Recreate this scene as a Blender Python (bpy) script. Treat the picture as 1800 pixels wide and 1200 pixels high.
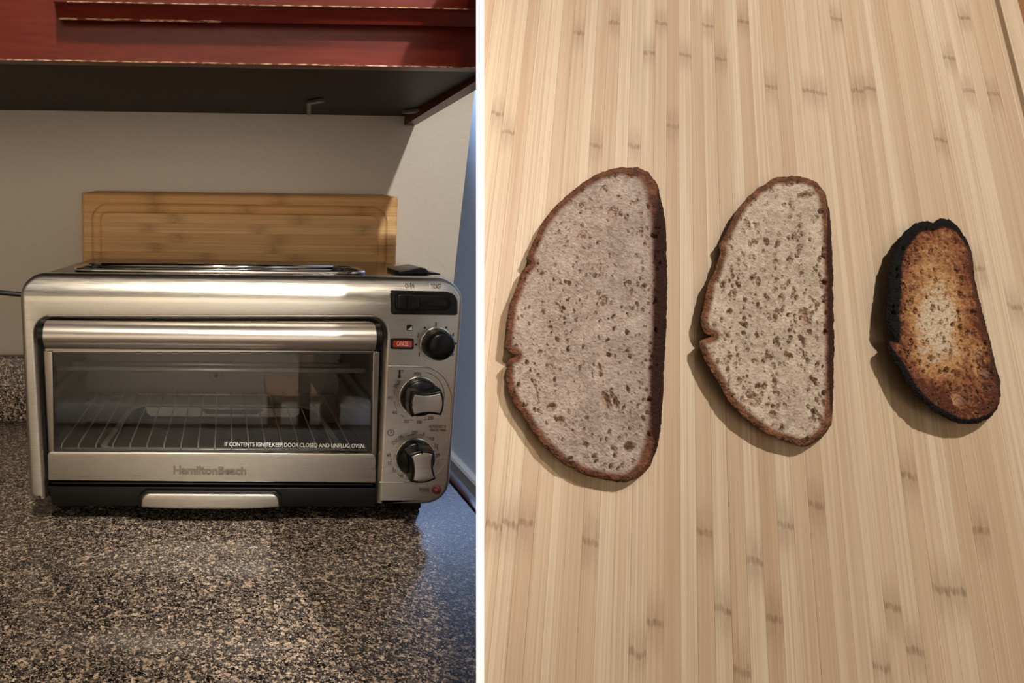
import bpy, bmesh, math, random
import numpy as np
from mathutils import Vector, Matrix

random.seed(7)
S = bpy.context.scene
COL = S.collection
for o in list(bpy.data.objects):
    bpy.data.objects.remove(o)

# ------------------------------------------------------------------ camera
F, CX, CY = 1196.0, 418.0, 600.0            # focal length and principal point (1800x1200 frame)
CAMH = 1.215                                # eye height above the kitchen floor
yaw, pit, rol = math.radians(1.1), math.radians(10.4), 0.0125
FW = Vector((math.sin(yaw)*math.cos(pit), math.cos(yaw)*math.cos(pit), -math.sin(pit)))
_r0 = Vector((math.cos(yaw), -math.sin(yaw), 0)); _u0 = _r0.cross(FW)
RT = _r0*math.cos(rol) + _u0*math.sin(rol)
UP = _u0*math.cos(rol) - _r0*math.sin(rol)
C = Vector((0, 0, CAMH))
cam = bpy.data.cameras.new('camera')
cam.sensor_fit = 'HORIZONTAL'; cam.sensor_width = 36.0
cam.lens = F/1800*36.0
cam.shift_x = (900-CX)/1800; cam.shift_y = 0.0
cam.clip_start = 0.01
camo = bpy.data.objects.new('camera', cam); COL.objects.link(camo)
camo.matrix_world = Matrix(((RT.x, UP.x, -FW.x, C.x), (RT.y, UP.y, -FW.y, C.y), (RT.z, UP.z, -FW.z, C.z), (0, 0, 0, 1)))
S.camera = camo

# ------------------------------------------------------------------ world, lamps, exposure
W = bpy.data.worlds.new('world'); S.world = W; W.use_nodes = True
bg = W.node_tree.nodes['Background']
bg.inputs[0].default_value = (1.0, 0.88, 0.74, 1); bg.inputs[1].default_value = 0.11

def lamp(name, kind, loc, target, power, color, size=0.2, spot=None, blend=0.5):
    l = bpy.data.lights.new(name, kind); l.energy = power; l.color = color
    if kind == 'AREA':
        l.shape = 'DISK'; l.size = size
    else:
        l.shadow_soft_size = size
    if kind == 'SPOT':
        l.spot_size = math.radians(spot); l.spot_blend = blend
    o = bpy.data.objects.new(name, l); COL.objects.link(o)
    o.location = loc
    d = Vector(target) - Vector(loc)
    o.rotation_euler = d.to_track_quat('-Z', 'Y').to_euler()
    return o

lamp('ceiling_lamp', 'SPOT', (0.0, -0.22, CAMH+1.22), (-0.15, 0.62, CAMH-0.12), 70.0, (1.0, 0.88, 0.73), 0.06, 37, 0.6)
rl = lamp('rear_wall_fill', 'AREA', (0.0, -1.2, CAMH+1.0), (0.0, -2.6, CAMH+0.1), 56.0, (1.0, 0.91, 0.79), 0.4)  # added fill light, brightens the rear wall so the steel mirrors it
rl.data.spread = math.radians(130)
lamp('counter_lamp', 'SPOT', (0.50, -0.12, CAMH+0.84), (0.50, 0.47, CAMH+0.05), 45.0, (1.0, 0.96, 0.91), 0.022, 55, 0.35)
hl = lamp('hall_window_light', 'AREA', (0.62, 3.4, CAMH+0.9), (0.24, 0.6, CAMH-0.3), 60.0, (0.42, 0.62, 1.0), 0.5)
hl.data.spread = math.radians(60)

vs = S.view_settings
vs.view_transform = 'Standard'; vs.look = 'None'; vs.gamma = 1.0; vs.use_curve_mapping = False
vs.exposure = 0.0

# ------------------------------------------------------------------ helpers
def ray(x, y): return RT*((x-CX)/F) + UP*((CY-y)/F) + FW
def atY(x, y, Y): d = ray(x, y); return C + d*((Y-C.y)/d.y)
def atZ(x, y, Z): d = ray(x, y); return C + d*((Z-C.z)/d.z)

def lin(c):
    return tuple(((v/255)/12.92 if v/255 <= .04045 else ((v/255+.055)/1.055)**2.4) for v in c)
def rgba(c): return (*lin(c), 1)

def setp(o, label=None, cat=None, group=None, kind=None):
    if label: o['label'] = label
    if cat: o['category'] = cat
    if group: o['group'] = group
    if kind: o['kind'] = kind
    return o
def empty(name, loc=(0, 0, 0), **k):
    o = bpy.data.objects.new(name, None); COL.objects.link(o); o.location = loc
    o.empty_display_size = 0.02
    return setp(o, **k)
def link(name, me, mat, parent=None, smooth=False, **k):
    """mesh given in world coordinates; kept there when parented"""
    o = bpy.data.objects.new(name, me); COL.objects.link(o)
    if mat is not None:
        me.materials.clear(); me.materials.append(mat)
    if smooth is not None:
        me.polygons.foreach_set('use_smooth', [True]*len(me.polygons))
        if not smooth: me.set_sharp_from_angle(angle=math.radians(38))
    if parent is not None:
        o.parent = parent
        w = Matrix.Translation(parent_origin(parent))
        o.matrix_parent_inverse = Matrix.Identity(4)
        # mesh vertices are world coordinates -> shift to the parent's origin
        if not k.pop('local', False):
            me.transform(Matrix.Translation(-parent_origin(parent)))
    k.pop('local', None)
    return setp(o, **k)
def parent_origin(p):
    v = Vector((0, 0, 0))
    while p is not None:
        v = v + p.location; p = p.parent
    return v
def top(name, me, mat, base, smooth=False, **k):
    """a top-level mesh whose origin is moved to base"""
    base = Vector(base)
    me.transform(Matrix.Translation(-base))
    o = link(name, me, mat, None, smooth, **k); o.location = base
    return o

def mesh(vs_, fs, name='m'):
    me = bpy.data.meshes.new(name); me.from_pydata([tuple(v) for v in vs_], [], fs); me.update(); return me
def box(x0, x1, y0, y1, z0, z1, bev=0.0, seg=2):
    bm = bmesh.new()
    bmesh.ops.create_cube(bm, size=1)
    for v in bm.verts:
        v.co = ((x0+x1)/2 + v.co.x*(x1-x0), (y0+y1)/2 + v.co.y*(y1-y0), (z0+z1)/2 + v.co.z*(z1-z0))
    if bev:
        bmesh.ops.bevel(bm, geom=bm.edges[:], offset=bev, segments=seg, affect='EDGES', profile=.5)
    me = bpy.data.meshes.new('box'); bm.to_mesh(me); bm.free(); return me
def join(*ms):
    bm = bmesh.new()
    for m in ms: bm.from_mesh(m)
    me = bpy.data.meshes.new('j'); bm.to_mesh(me); bm.free(); return me
def prism(poly, axis, a, b):
    """extrude 2-D poly along axis 'x' (poly=(y,z)), 'y' (poly=(x,z)) or 'z' (poly=(x,y))"""
    def P(p, t): return {'x': (t, p[0], p[1]), 'y': (p[0], t, p[1]), 'z': (p[0], p[1], t)}[axis]
    n = len(poly)
    v = [P(p, a) for p in poly] + [P(p, b) for p in poly]
    f = [list(range(n)), list(range(2*n-1, n-1, -1))] + [[i, i+n, (i+1) % n+n, (i+1) % n] for i in range(n)]
    me = mesh(v, f)
    bm = bmesh.new(); bm.from_mesh(me); bmesh.ops.recalc_face_normals(bm, faces=bm.faces[:]); bm.to_mesh(me); bm.free()
    return me
def tube(pts, r, n=8, closed=False):
    pts = [Vector(p) for p in pts]; v = []; f = []
    up = Vector((0, 0, 1)); prev = None
    m = len(pts)
    for i, p in enumerate(pts):
        if closed: t = pts[(i+1) % m]-pts[i-1]
        else: t = pts[min(i+1, m-1)]-pts[max(i-1, 0)]
        t.normalize()
        if prev is None:
            a = t.cross(up)
            if a.length < 1e-3: a = t.cross(Vector((1, 0, 0)))
            a.normalize()
        else:
            a = prev - t*prev.dot(t); a.normalize()
        prev = a; b = t.cross(a)
        rr = r[i] if hasattr(r, '__len__') else r
        for k in range(n):
            an = 2*math.pi*k/n
            v.append(p + a*math.cos(an)*rr + b*math.sin(an)*rr)
    rng = m if closed else m-1
    for i in range(rng):
        for k in range(n):
            f.append([i*n+k, i*n+(k+1) % n, ((i+1) % m)*n+(k+1) % n, ((i+1) % m)*n+k])
    if not closed:
        f.append(list(range(n))[::-1]); f.append([(m-1)*n+k for k in range(n)])
    return mesh(v, f)
def lathe(c, prof, n=40):
    """revolve (radius, y) profile around the y axis through c"""
    c = Vector(c); v = []; f = []; m = len(prof)
    for r, y in prof:
        for k in range(n):
            a = 2*math.pi*k/n
            v.append(c + Vector((r*math.cos(a), y, r*math.sin(a))))
    for i in range(m-1):
        for k in range(n):
            f.append([i*n+k, i*n+(k+1) % n, (i+1)*n+(k+1) % n, (i+1)*n+k])
    f.append(list(range(n))[::-1]); f.append([(m-1)*n+k for k in range(n)])
    me = mesh(v, f)
    bm = bmesh.new(); bm.from_mesh(me); bmesh.ops.recalc_face_normals(bm, faces=bm.faces[:]); bm.to_mesh(me); bm.free()
    return me
def rpoly(pts, rad, seg=8):
    n = len(pts); out = []
    if not hasattr(rad, '__len__'): rad = [rad]*n
    for i in range(n):
        p = Vector(pts[i]); a = Vector(pts[i-1])-p; b = Vector(pts[(i+1) % n])-p
        r = rad[i]
        if r <= 1e-7: out.append(p); continue
        la, lb = a.length, b.length; a.normalize(); b.normalize()
        ang = a.angle(b); d = min(r/math.tan(ang/2), la*.49, lb*.49); r2 = d*math.tan(ang/2)
        c = p + (a+b).normalized()*(r2/math.sin(ang/2))
        s = p+a*d-c; e = p+b*d-c
        a0 = math.atan2(s.y, s.x); a1 = math.atan2(e.y, e.x)
        da = (a1-a0+math.pi) % (2*math.pi)-math.pi
        for k in range(seg+1):
            t = a0+da*k/seg
            out.append(c+Vector((math.cos(t), math.sin(t)))*r2)
    return out
def plate(outlines, y0, y1, bev=0.0, res=3):
    """flat plate in the XZ plane between y0 (front) and y1 (back); further outlines are holes"""
    cu = bpy.data.curves.new('c', 'CURVE'); cu.dimensions = '2D'; cu.fill_mode = 'BOTH'
    th = (y1-y0)
    cu.extrude = max(th/2-bev, 0); cu.bevel_depth = bev; cu.bevel_resolution = res; cu.offset = -bev
    for ol in outlines:
        sp = cu.splines.new('POLY'); sp.points.add(len(ol)-1)
        for q, p in zip(sp.points, ol): q.co = (p[0], p[1], 0, 1)
        sp.use_cyclic_u = True
    ob = bpy.data.objects.new('tmp', cu); COL.objects.link(ob)
    dg = bpy.context.evaluated_depsgraph_get()
    me = bpy.data.meshes.new_from_object(ob.evaluated_get(dg))
    bpy.data.objects.remove(ob); bpy.data.curves.remove(cu)
    yc = (y0+y1)/2
    me.transform(Matrix(((1, 0, 0, 0), (0, 0, -1, yc), (0, 1, 0, 0), (0, 0, 0, 1))))
    bm = bmesh.new(); bm.from_mesh(me); bmesh.ops.remove_doubles(bm, verts=bm.verts[:], dist=1e-6)
    bmesh.ops.recalc_face_normals(bm, faces=bm.faces[:]); bm.to_mesh(me); bm.free()
    return me
def textmesh(txt, cpx, wpx, hpx, Y, rot=0.0, depth=0.0003, bold=0.0):
    """lettering in the plane Y, centred on pixel cpx, about wpx x hpx pixels large"""
    cu = bpy.data.curves.new('t', 'FONT'); cu.body = txt; cu.size = 1; cu.extrude = 0.0; cu.offset = bold
    ob = bpy.data.objects.new('tmp', cu); COL.objects.link(ob)
    cu.resolution_u = 3
    dg = bpy.context.evaluated_depsgraph_get()
    me = bpy.data.meshes.new_from_object(ob.evaluated_get(dg))
    bpy.data.objects.remove(ob); bpy.data.curves.remove(cu)
    co = np.empty(len(me.vertices)*3); me.vertices.foreach_get('co', co); co = co.reshape(-1, 3)
    lo, hi = co.min(0), co.max(0)
    c = atY(*cpx, Y)
    sx = (atY(cpx[0]+.5, cpx[1], Y)-atY(cpx[0]-.5, cpx[1], Y)).length
    w, h = wpx*sx, hpx*sx
    bm = bmesh.new(); bm.from_mesh(me)
    if depth > .0004:
        r = bmesh.ops.extrude_face_region(bm, geom=bm.faces[:])
        top_ = [g for g in r['geom'] if isinstance(g, bmesh.types.BMVert)]
        for v in top_: v.co.z += 1.0
    ca, sa = math.cos(rot), math.sin(rot)
    for v in bm.verts:
        x = (v.co.x-(lo[0]+hi[0])/2)/(hi[0]-lo[0])*w; z = (v.co.y-(lo[1]+hi[1])/2)/(hi[1]-lo[1])*h
        v.co = Vector((c.x+x*ca-z*sa, Y-v.co.z*depth, c.z+x*sa+z*ca))
    bm.to_mesh(me); bm.free(); me.materials.clear()
    return me

# ------------------------------------------------------------------ materials
def mat(name):
    m = bpy.data.materials.new(name); m.use_nodes = True
    nt = m.node_tree
    return m, nt, nt.nodes['Principled BSDF']
def nd(nt, t, **k):
    n = nt.nodes.new(t)
    for a, b in k.items():
        if a.startswith('i_'):
            key = a[2:]; key = int(key) if key.isdigit() else key.replace('_', ' ')
            n.inputs[key].default_value = b
        else: setattr(n, a, b)
    return n
def ramp(nt, stops, src=None, interp='LINEAR'):
    n = nt.nodes.new('ShaderNodeValToRGB'); n.color_ramp.interpolation = interp
    el = n.color_ramp.elements
    while len(el) < len(stops): el.new(0.5)
    for e, (p, c) in zip(el, stops):
        e.position = p; e.color = rgba(c) if max(c) > 1 or len(c) == 3 else c
    if src is not None: nt.links.new(src, n.inputs[0])
    return n
def simple(name, c, rough=.5, metal=0.0, spec=.5, coat=0.0, emit=None):
    m, nt, b = mat(name)
    b.inputs['Base Color'].default_value = rgba(c); b.inputs['Roughness'].default_value = rough
    b.inputs['Metallic'].default_value = metal; b.inputs['Specular IOR Level'].default_value = spec
    b.inputs['Coat Weight'].default_value = coat
    return m
def mapping(nt, scale, coord='Object'):
    tc = nd(nt, 'ShaderNodeTexCoord'); mp = nd(nt, 'ShaderNodeMapping')
    mp.inputs['Scale'].default_value = scale
    nt.links.new(tc.outputs[coord], mp.inputs[0]); return mp
def bump(nt, b, src, strength=.3, dist=.001):
    n = nd(nt, 'ShaderNodeBump'); n.inputs['Strength'].default_value = strength; n.inputs['Distance'].default_value = dist
    nt.links.new(src, n.inputs['Height']); nt.links.new(n.outputs[0], b.inputs['Normal']); return n
def mixc(nt, fac, a, b, mode='MIX'):
    n = nd(nt, 'ShaderNodeMix', data_type='RGBA', blend_type=mode)
    for sock, v in ((n.inputs[0], fac), (n.inputs[6], a), (n.inputs[7], b)):
        if hasattr(v, 'type') and hasattr(v, 'links'): nt.links.new(v, sock)
        else: sock.default_value = v
    return n.outputs[2]
def mth(nt, op, a, b=None, c=None):
    n = nd(nt, 'ShaderNodeMath', operation=op)
    for i, v in enumerate((a, b, c)):
        if v is None: continue
        if hasattr(v, 'links'): nt.links.new(v, n.inputs[i])
        else: n.inputs[i].default_value = v
    return n.outputs[0]

def steel(name, c, rough=.3, var=.12):
    m, nt, b = mat(name)
    mp = mapping(nt, (14, 14, 900))
    n = nd(nt, 'ShaderNodeTexNoise'); n.inputs['Scale'].default_value = 3; n.inputs['Detail'].default_value = 5
    nt.links.new(mp.outputs[0], n.inputs[0])
    r = nd(nt, 'ShaderNodeMapRange'); nt.links.new(n.outputs[0], r.inputs[0])
    r.inputs[1].default_value = .3; r.inputs[2].default_value = .7
    r.inputs[3].default_value = rough-var*.5; r.inputs[4].default_value = rough+var*.5
    nt.links.new(r.outputs[0], b.inputs['Roughness'])
    cr = ramp(nt, [(.3, tuple(int(v*.93) for v in c)), (.7, c)], n.outputs[0])
    nt.links.new(cr.outputs[0], b.inputs['Base Color'])
    b.inputs['Metallic'].default_value = 1
    b.inputs['Anisotropic'].default_value = .35
    bump(nt, b, n.outputs[0], .06, .0004)
    return m
M = {}
M['steel'] = steel('brushed_steel', (204, 199, 190), .32)
M['steel_handle'] = steel('brushed_steel_handle', (196, 189, 180), .36, .05)
M['emboss'] = simple('embossed_steel', (150, 145, 138), .4, 1.0)
M['steel_dark'] = steel('steel_dark_reflection', (96, 88, 82), .22, .06)  # stainless shell; the dark surroundings it mirrors are put into the colour
M['chrome'] = simple('chrome', (225, 222, 218), .09, 1.0)
M['inner'] = simple('oven_lining', (150, 147, 143), .45, .3)
M['strip'] = simple('chrome_brown_reflection', (150, 141, 131), .3, 1.0)  # chrome door strips, their brown reflections painted in as base colour
M['wire'] = simple('rack_wire', (214, 210, 203), .3, .45)
M['pan'] = simple('dark_pan', (20, 19, 18), .45, .2)
M['panrim'] = simple('pan_rim', (232, 229, 223), .4, .4)
M['rust'] = simple('rust', (120, 62, 38), .8)
M['black'] = simple('black_plastic', (9, 9, 9), .34, 0, .35)
M['blackmatte'] = simple('black_matte', (8, 8, 8), .6, 0, .3)
M['ink'] = simple('black_print', (22, 20, 18), .6)
M['white_ink'] = simple('white_print', (225, 225, 220), .5)
M['white'] = simple('white_paint', (250, 250, 251), .6)
M['cancel'] = simple('cancel_lens', (150, 52, 32), .15, 0, .6, .5)
M['cancel_ink'] = simple('cancel_print', (245, 190, 165), .4)
M['powerlens'] = simple('power_lens', (112, 30, 18), .12, 0, .6, .6)
M['bluewall'] = simple('blue_grey_wall', (192, 198, 210), .8)
M['baseboard'] = simple('grey_baseboard', (150, 146, 140), .6)
M['rear'] = simple('beige_wall', (222, 212, 196), .85)
M['woodfloor'] = simple('red_wood_floor', (74, 36, 22), .35)
M['stool'] = simple('stool_wood', (196, 146, 104), .45)
M['cord'] = simple('black_cord', (18, 18, 20), .4)
M['metal_hook'] = simple('zinc', (150, 145, 138), .4, .8)

def m_glass():
    m, nt, b = mat('oven_glass'); nt.nodes.remove(b)
    out = nt.nodes['Material Output']
    tr = nd(nt, 'ShaderNodeBsdfTransparent'); tr.inputs[0].default_value = (.88, .88, .88, 1)
    gl = nd(nt, 'ShaderNodeBsdfGlossy'); gl.inputs['Roughness'].default_value = .015
    lw = nd(nt, 'ShaderNodeFresnel'); lw.inputs[0].default_value = 1.62
    f = mth(nt, 'MULTIPLY', lw.outputs[0], .65)
    mx = nd(nt, 'ShaderNodeMixShader')
    nt.links.new(f, mx.inputs[0]); nt.links.new(tr.outputs[0], mx.inputs[1]); nt.links.new(gl.outputs[0], mx.inputs[2])
    nt.links.new(mx.outputs[0], out.inputs[0]); return m
M['glass'] = m_glass()

def m_granite():
    m, nt, b = mat('speckled_laminate')
    mp = mapping(nt, (1, 1, 1))
    wn = nd(nt, 'ShaderNodeTexNoise'); wn.inputs['Scale'].default_value = 430; wn.inputs['Detail'].default_value = 2
    nt.links.new(mp.outputs[0], wn.inputs[0])
    sub = nd(nt, 'ShaderNodeVectorMath', operation='MULTIPLY_ADD')
    nt.links.new(wn.outputs['Color'], sub.inputs[0]); sub.inputs[1].default_value = (.0042,)*3
    nt.links.new(mp.outputs[0], sub.inputs[2])
    v = nd(nt, 'ShaderNodeTexVoronoi'); v.inputs['Scale'].default_value = 400
    nt.links.new(sub.outputs[0], v.inputs[0])
    sp = nd(nt, 'ShaderNodeSeparateColor'); nt.links.new(v.outputs['Color'], sp.inputs[0])
    c1 = ramp(nt, [(0, (20, 20, 21)), (.26, (48, 44, 42)), (.46, (80, 73, 67)), (.67, (110, 99, 89)), (.82, (168, 146, 124)), (.95, (204, 182, 158))], sp.outputs[0], 'CONSTANT')
    n2 = nd(nt, 'ShaderNodeTexNoise'); n2.inputs['Scale'].default_value = 560; n2.inputs['Detail'].default_value = 1
    nt.links.new(sub.outputs[0], n2.inputs[0])
    thr = ramp(nt, [(.56, (0, 0, 0)), (.60, (255, 255, 255))], n2.outputs[0])
    c2 = mixc(nt, thr.outputs[0], c1.outputs[0], rgba((60, 54, 50)))
    n3 = nd(nt, 'ShaderNodeTexNoise'); n3.inputs['Scale'].default_value = 640; n3.inputs['Detail'].default_value = 1
    ad = nd(nt, 'ShaderNodeVectorMath', operation='ADD'); ad.inputs[1].default_value = (3.1, 1.7, .3)
    nt.links.new(sub.outputs[0], ad.inputs[0]); nt.links.new(ad.outputs[0], n3.inputs[0])
    t3 = ramp(nt, [(.60, (0, 0, 0)), (.63, (255, 255, 255))], n3.outputs[0])
    c3 = mixc(nt, t3.outputs[0], c2, rgba((186, 165, 143)))
    nt.links.new(c3, b.inputs['Base Color'])
    b.inputs['Roughness'].default_value = .15; b.inputs['Specular IOR Level'].default_value = .5
    bump(nt, b, n2.outputs[0], .08, .0005)
    return m
M['granite'] = m_granite()

def m_wall():
    m, nt, b = mat('painted_plaster')
    mp = mapping(nt, (1, 1, 1))
    n = nd(nt, 'ShaderNodeTexNoise'); n.inputs['Scale'].default_value = 120; n.inputs['Detail'].default_value = 4
    n2 = nd(nt, 'ShaderNodeTexNoise'); n2.inputs['Scale'].default_value = 14; n2.inputs['Detail'].default_value = 3
    nt.links.new(mp.outputs[0], n.inputs[0]); nt.links.new(mp.outputs[0], n2.inputs[0])
    s = mth(nt, 'ADD', n.outputs[0], mth(nt, 'MULTIPLY', n2.outputs[0], 1.6))
    b.inputs['Base Color'].default_value = rgba((214, 204, 188)); b.inputs['Roughness'].default_value = .45
    bump(nt, b, s, .35, .0016); return m
M['wall'] = m_wall()

def m_redwood(name, c0, c1, rough=.35):
    m, nt, b = mat(name)
    mp = mapping(nt, (3, 3, 30))
    n = nd(nt, 'ShaderNodeTexNoise'); n.inputs['Scale'].default_value = 8; n.inputs['Detail'].default_value = 5
    nt.links.new(mp.outputs[0], n.inputs[0])
    cr = ramp(nt, [(.35, c0), (.7, c1)], n.outputs[0])
    nt.links.new(cr.outputs[0], b.inputs['Base Color'])
    b.inputs['Roughness'].default_value = rough; b.inputs['Specular IOR Level'].default_value = .28; b.inputs['Coat Weight'].default_value = .04
    b.inputs['Coat Roughness'].default_value = .3
    return m
M['red'] = m_redwood('red_stained_wood', (98, 28, 16), (114, 37, 23))
M['redbrown'] = m_redwood('red_brown_wood', (84, 36, 24), (104, 48, 32))
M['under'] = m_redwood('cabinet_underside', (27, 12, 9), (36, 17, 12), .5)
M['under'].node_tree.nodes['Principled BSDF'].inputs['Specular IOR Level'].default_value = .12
M['brown'] = m_redwood('brown_wood', (120, 80, 48), (140, 96, 60), .4)

def m_worn():
    m, nt, b = mat('worn_edge')
    mp = mapping(nt, (60, 200, 200))
    n = nd(nt, 'ShaderNodeTexNoise'); n.inputs['Scale'].default_value = 2.0; n.inputs['Detail'].default_value = 6
    nt.links.new(mp.outputs[0], n.inputs[0])
    cr = ramp(nt, [(.44, (116, 44, 28)), (.52, (186, 140, 106)), (.66, (222, 190, 152))], n.outputs[0])
    nt.links.new(cr.outputs[0], b.inputs['Base Color']); b.inputs['Roughness'].default_value = .7
    return m
M['worn'] = m_worn()

def m_bamboo(name, pale, mid, dark, knot, along, rough=.5, fine=1.0, kw=1.0, ka=1.0):
    """strip wood: colour differs from strip to strip, streaks run along, knuckles sit at the strip's own places"""
    m, nt, b = mat(name)
    tc = nd(nt, 'ShaderNodeTexCoord'); oi = nd(nt, 'ShaderNodeObjectInfo')
    sx = nd(nt, 'ShaderNodeSeparateXYZ'); nt.links.new(tc.outputs['Object'], sx.inputs[0])
    t = sx.outputs['Y'] if along == 'y' else sx.outputs['X']
    s = sx.outputs['X'] if along == 'y' else sx.outputs['Z']
    def streak(ks, kt, det, off):
        cb = nd(nt, 'ShaderNodeCombineXYZ')
        nt.links.new(mth(nt, 'MULTIPLY', s, ks), cb.inputs[0]); nt.links.new(mth(nt, 'MULTIPLY', t, kt), cb.inputs[1])
        nt.links.new(mth(nt, 'MULTIPLY_ADD', oi.outputs['Random'], 40.0, off), cb.inputs[2])
        n = nd(nt, 'ShaderNodeTexNoise'); n.inputs['Scale'].default_value = 1; n.inputs['Detail'].default_value = det
        nt.links.new(cb.outputs[0], n.inputs[0]); return n.outputs[0]
    s1 = streak(900*fine, 3.5, 4, 0); s2 = streak(2300*fine, 8.0, 2, 7); s3 = streak(130*fine, 2.0, 2, 3)
    base = ramp(nt, [(.0, tuple(int((a_+b__)/2) for a_, b__ in zip(mid, dark))), (.35, mid), (.7, pale), (1.0, pale)], oi.outputs['Random'])
    st = mth(nt, 'ADD', mth(nt, 'MULTIPLY', s1, .55), mth(nt, 'MULTIPLY', s3, .45))
    c = mixc(nt, ramp(nt, [(.42, (0, 0, 0)), (.62, (215, 215, 215))], st).outputs[0], base.outputs[0], rgba(dark))
    c = mixc(nt, ramp(nt, [(.56, (0, 0, 0)), (.70, (150, 150, 150))], s2).outputs[0], c, rgba(tuple(int(v*.82) for v in dark)))
    c = mixc(nt, ramp(nt, [(.30, (150, 150, 150)), (.42, (0, 0, 0))], s2).outputs[0], c, rgba(tuple(min(255, int(v*1.07)) for v in pale)))
    # knuckles
    tot = None
    wob = streak(420*fine, 60, 2, 11)
    for k in ('k1', 'k2', 'k3'):
        at_ = nd(nt, 'ShaderNodeAttribute', attribute_type='OBJECT', attribute_name=k)
        d = mth(nt, 'SUBTRACT', t, at_.outputs['Fac'])
        d = mth(nt, 'ADD', d, mth(nt, 'MULTIPLY_ADD', wob, .006*kw, -.003*kw))
        a = mth(nt, 'ABSOLUTE', d)
        core = nd(nt, 'ShaderNodeMapRange', interpolation_type='SMOOTHSTEP'); nt.links.new(a, core.inputs[0])
        core.inputs[1].default_value = .0006*kw; core.inputs[2].default_value = .0042*kw; core.inputs[3].default_value = .75*ka; core.inputs[4].default_value = 0
        halo = nd(nt, 'ShaderNodeMapRange', interpolation_type='SMOOTHSTEP'); nt.links.new(a, halo.inputs[0])
        halo.inputs[1].default_value = .002; halo.inputs[2].default_value = .024; halo.inputs[3].default_value = .34; halo.inputs[4].default_value = 0
        sm = mth(nt, 'MAXIMUM', core.outputs[0], halo.outputs[0])
        tot = sm if tot is None else mth(nt, 'MAXIMUM', tot, sm)
    tot = mth(nt, 'MULTIPLY', tot, mth(nt, 'MULTIPLY_ADD', streak(900*fine, 90, 3, 5), 1.6, -.05))
    tot = mth(nt, 'MINIMUM', mth(nt, 'MAXIMUM', tot, 0.0), .9)
    c = mixc(nt, tot, c, rgba(knot))
    nt.links.new(c, b.inputs['Base Color'])
    b.inputs['Roughness'].default_value = rough; b.inputs['Specular IOR Level'].default_value = .3
    bump(nt, b, s2, .12, .0004)
    return m
M['bamboo'] = m_bamboo('pale_bamboo', (186, 166, 140), (178, 155, 127), (158, 129, 101), (106, 74, 50), 'y', .5)
M['bamboo_dark'] = m_bamboo('oiled_bamboo', (250, 210, 148), (240, 192, 128), (214, 158, 98), (138, 84, 44), 'x', .5, .6, 2.6, .6)

# ------------------------------------------------------------------ the kitchen shell
ZC = CAMH-.305           # counter top
YW = 1.0                 # plaster wall behind the oven
def structure(name, me, m, **k):
    o = link(name, me, m, None, **k); o['kind'] = 'structure'; return o
structure('floor', box(-2.2, 3.0, -2.6, 4.6, -.05, 0), M['woodfloor'])
# wall behind the counter, with a slightly crooked end at the passage
wl = [(-2.2, 0), (.338, 0), (.3375, CAMH-.08), (.348, CAMH+.17), (.362, CAMH+.75), (.37, 2.5), (-2.2, 2.5)]
me = prism(wl, 'y', YW, YW+.12)
structure('wall_back', me, M['wall'])
structure('wall_left', box(-2.3, -2.2, -2.6, YW+.12, 0, 2.5), M['rear'])
structure('wall_rear', box(-2.3, 3.0, -2.7, -2.6, 0, 2.5), M['rear'])
HB = .24
bb = atZ(800.5, 804, HB)
XH = bb.x
structure('wall_right', box(XH+.014, XH+.12, .9, 4.6, 0, 2.5), M['bluewall'])
structure('baseboard_right', box(XH, XH+.0138, .9, 4.6, 0, HB-.022), M['baseboard'])
structure('trim_2', prism([(XH+.0138, HB-.0215), (XH-.006, HB-.0215), (XH-.006, HB-.006), (XH, HB), (XH+.0138, HB)], 'y', .9, 4.6), M['white'])
structure('baseboard_rear', box(-2.2, 3.0, -2.6, -2.585, 0, .12, .004), M['white'])

# ------------------------------------------------------------------ counter
ct = empty('countertop', (-.3, .68, ZC-.04), label='dark speckled countertop carrying the toaster oven', cat='countertop')
link('worktop', box(-1.2, .268, .345, YW-.001, ZC-.038, ZC, .003), M['granite'], ct)
link('edge_trim', box(.2681, .281, .345, YW-.001, ZC-.04, ZC+.001, .002), M['redbrown'], ct, label='red-brown wooden trim along the end of the worktop')
top('backsplash', box(-1.2, .268, YW-.02, YW-.0005, ZC+.0003, ZC+.099, .002), M['granite'], (-.3, YW-.01, ZC+.0003), label='low speckled backsplash along the wall behind the oven', cat='backsplash')
bc_ = empty('base_cabinet', (-.3, .69, 0), label='red-brown base cabinet below the speckled countertop', cat='cabinet')
link('cabinet_body', box(-1.19, .262, .40, YW-.002, 0, ZC-.0405), M['redbrown'], bc_)
for k in range(3):
    d_ = link('cabinet_door', box(-1.18+k*.48, -.71+k*.48, .382, .3995, .10, ZC-.06, .004), M['red'], bc_)
    link('knob', lathe((-.75+k*.48, .382, ZC-.14), [(.006, 0), (.006, -.012), (.014, -.016), (.013, -.024), (.004, -.027)], 16), M['metal_hook'], d_, smooth=True)

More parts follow.
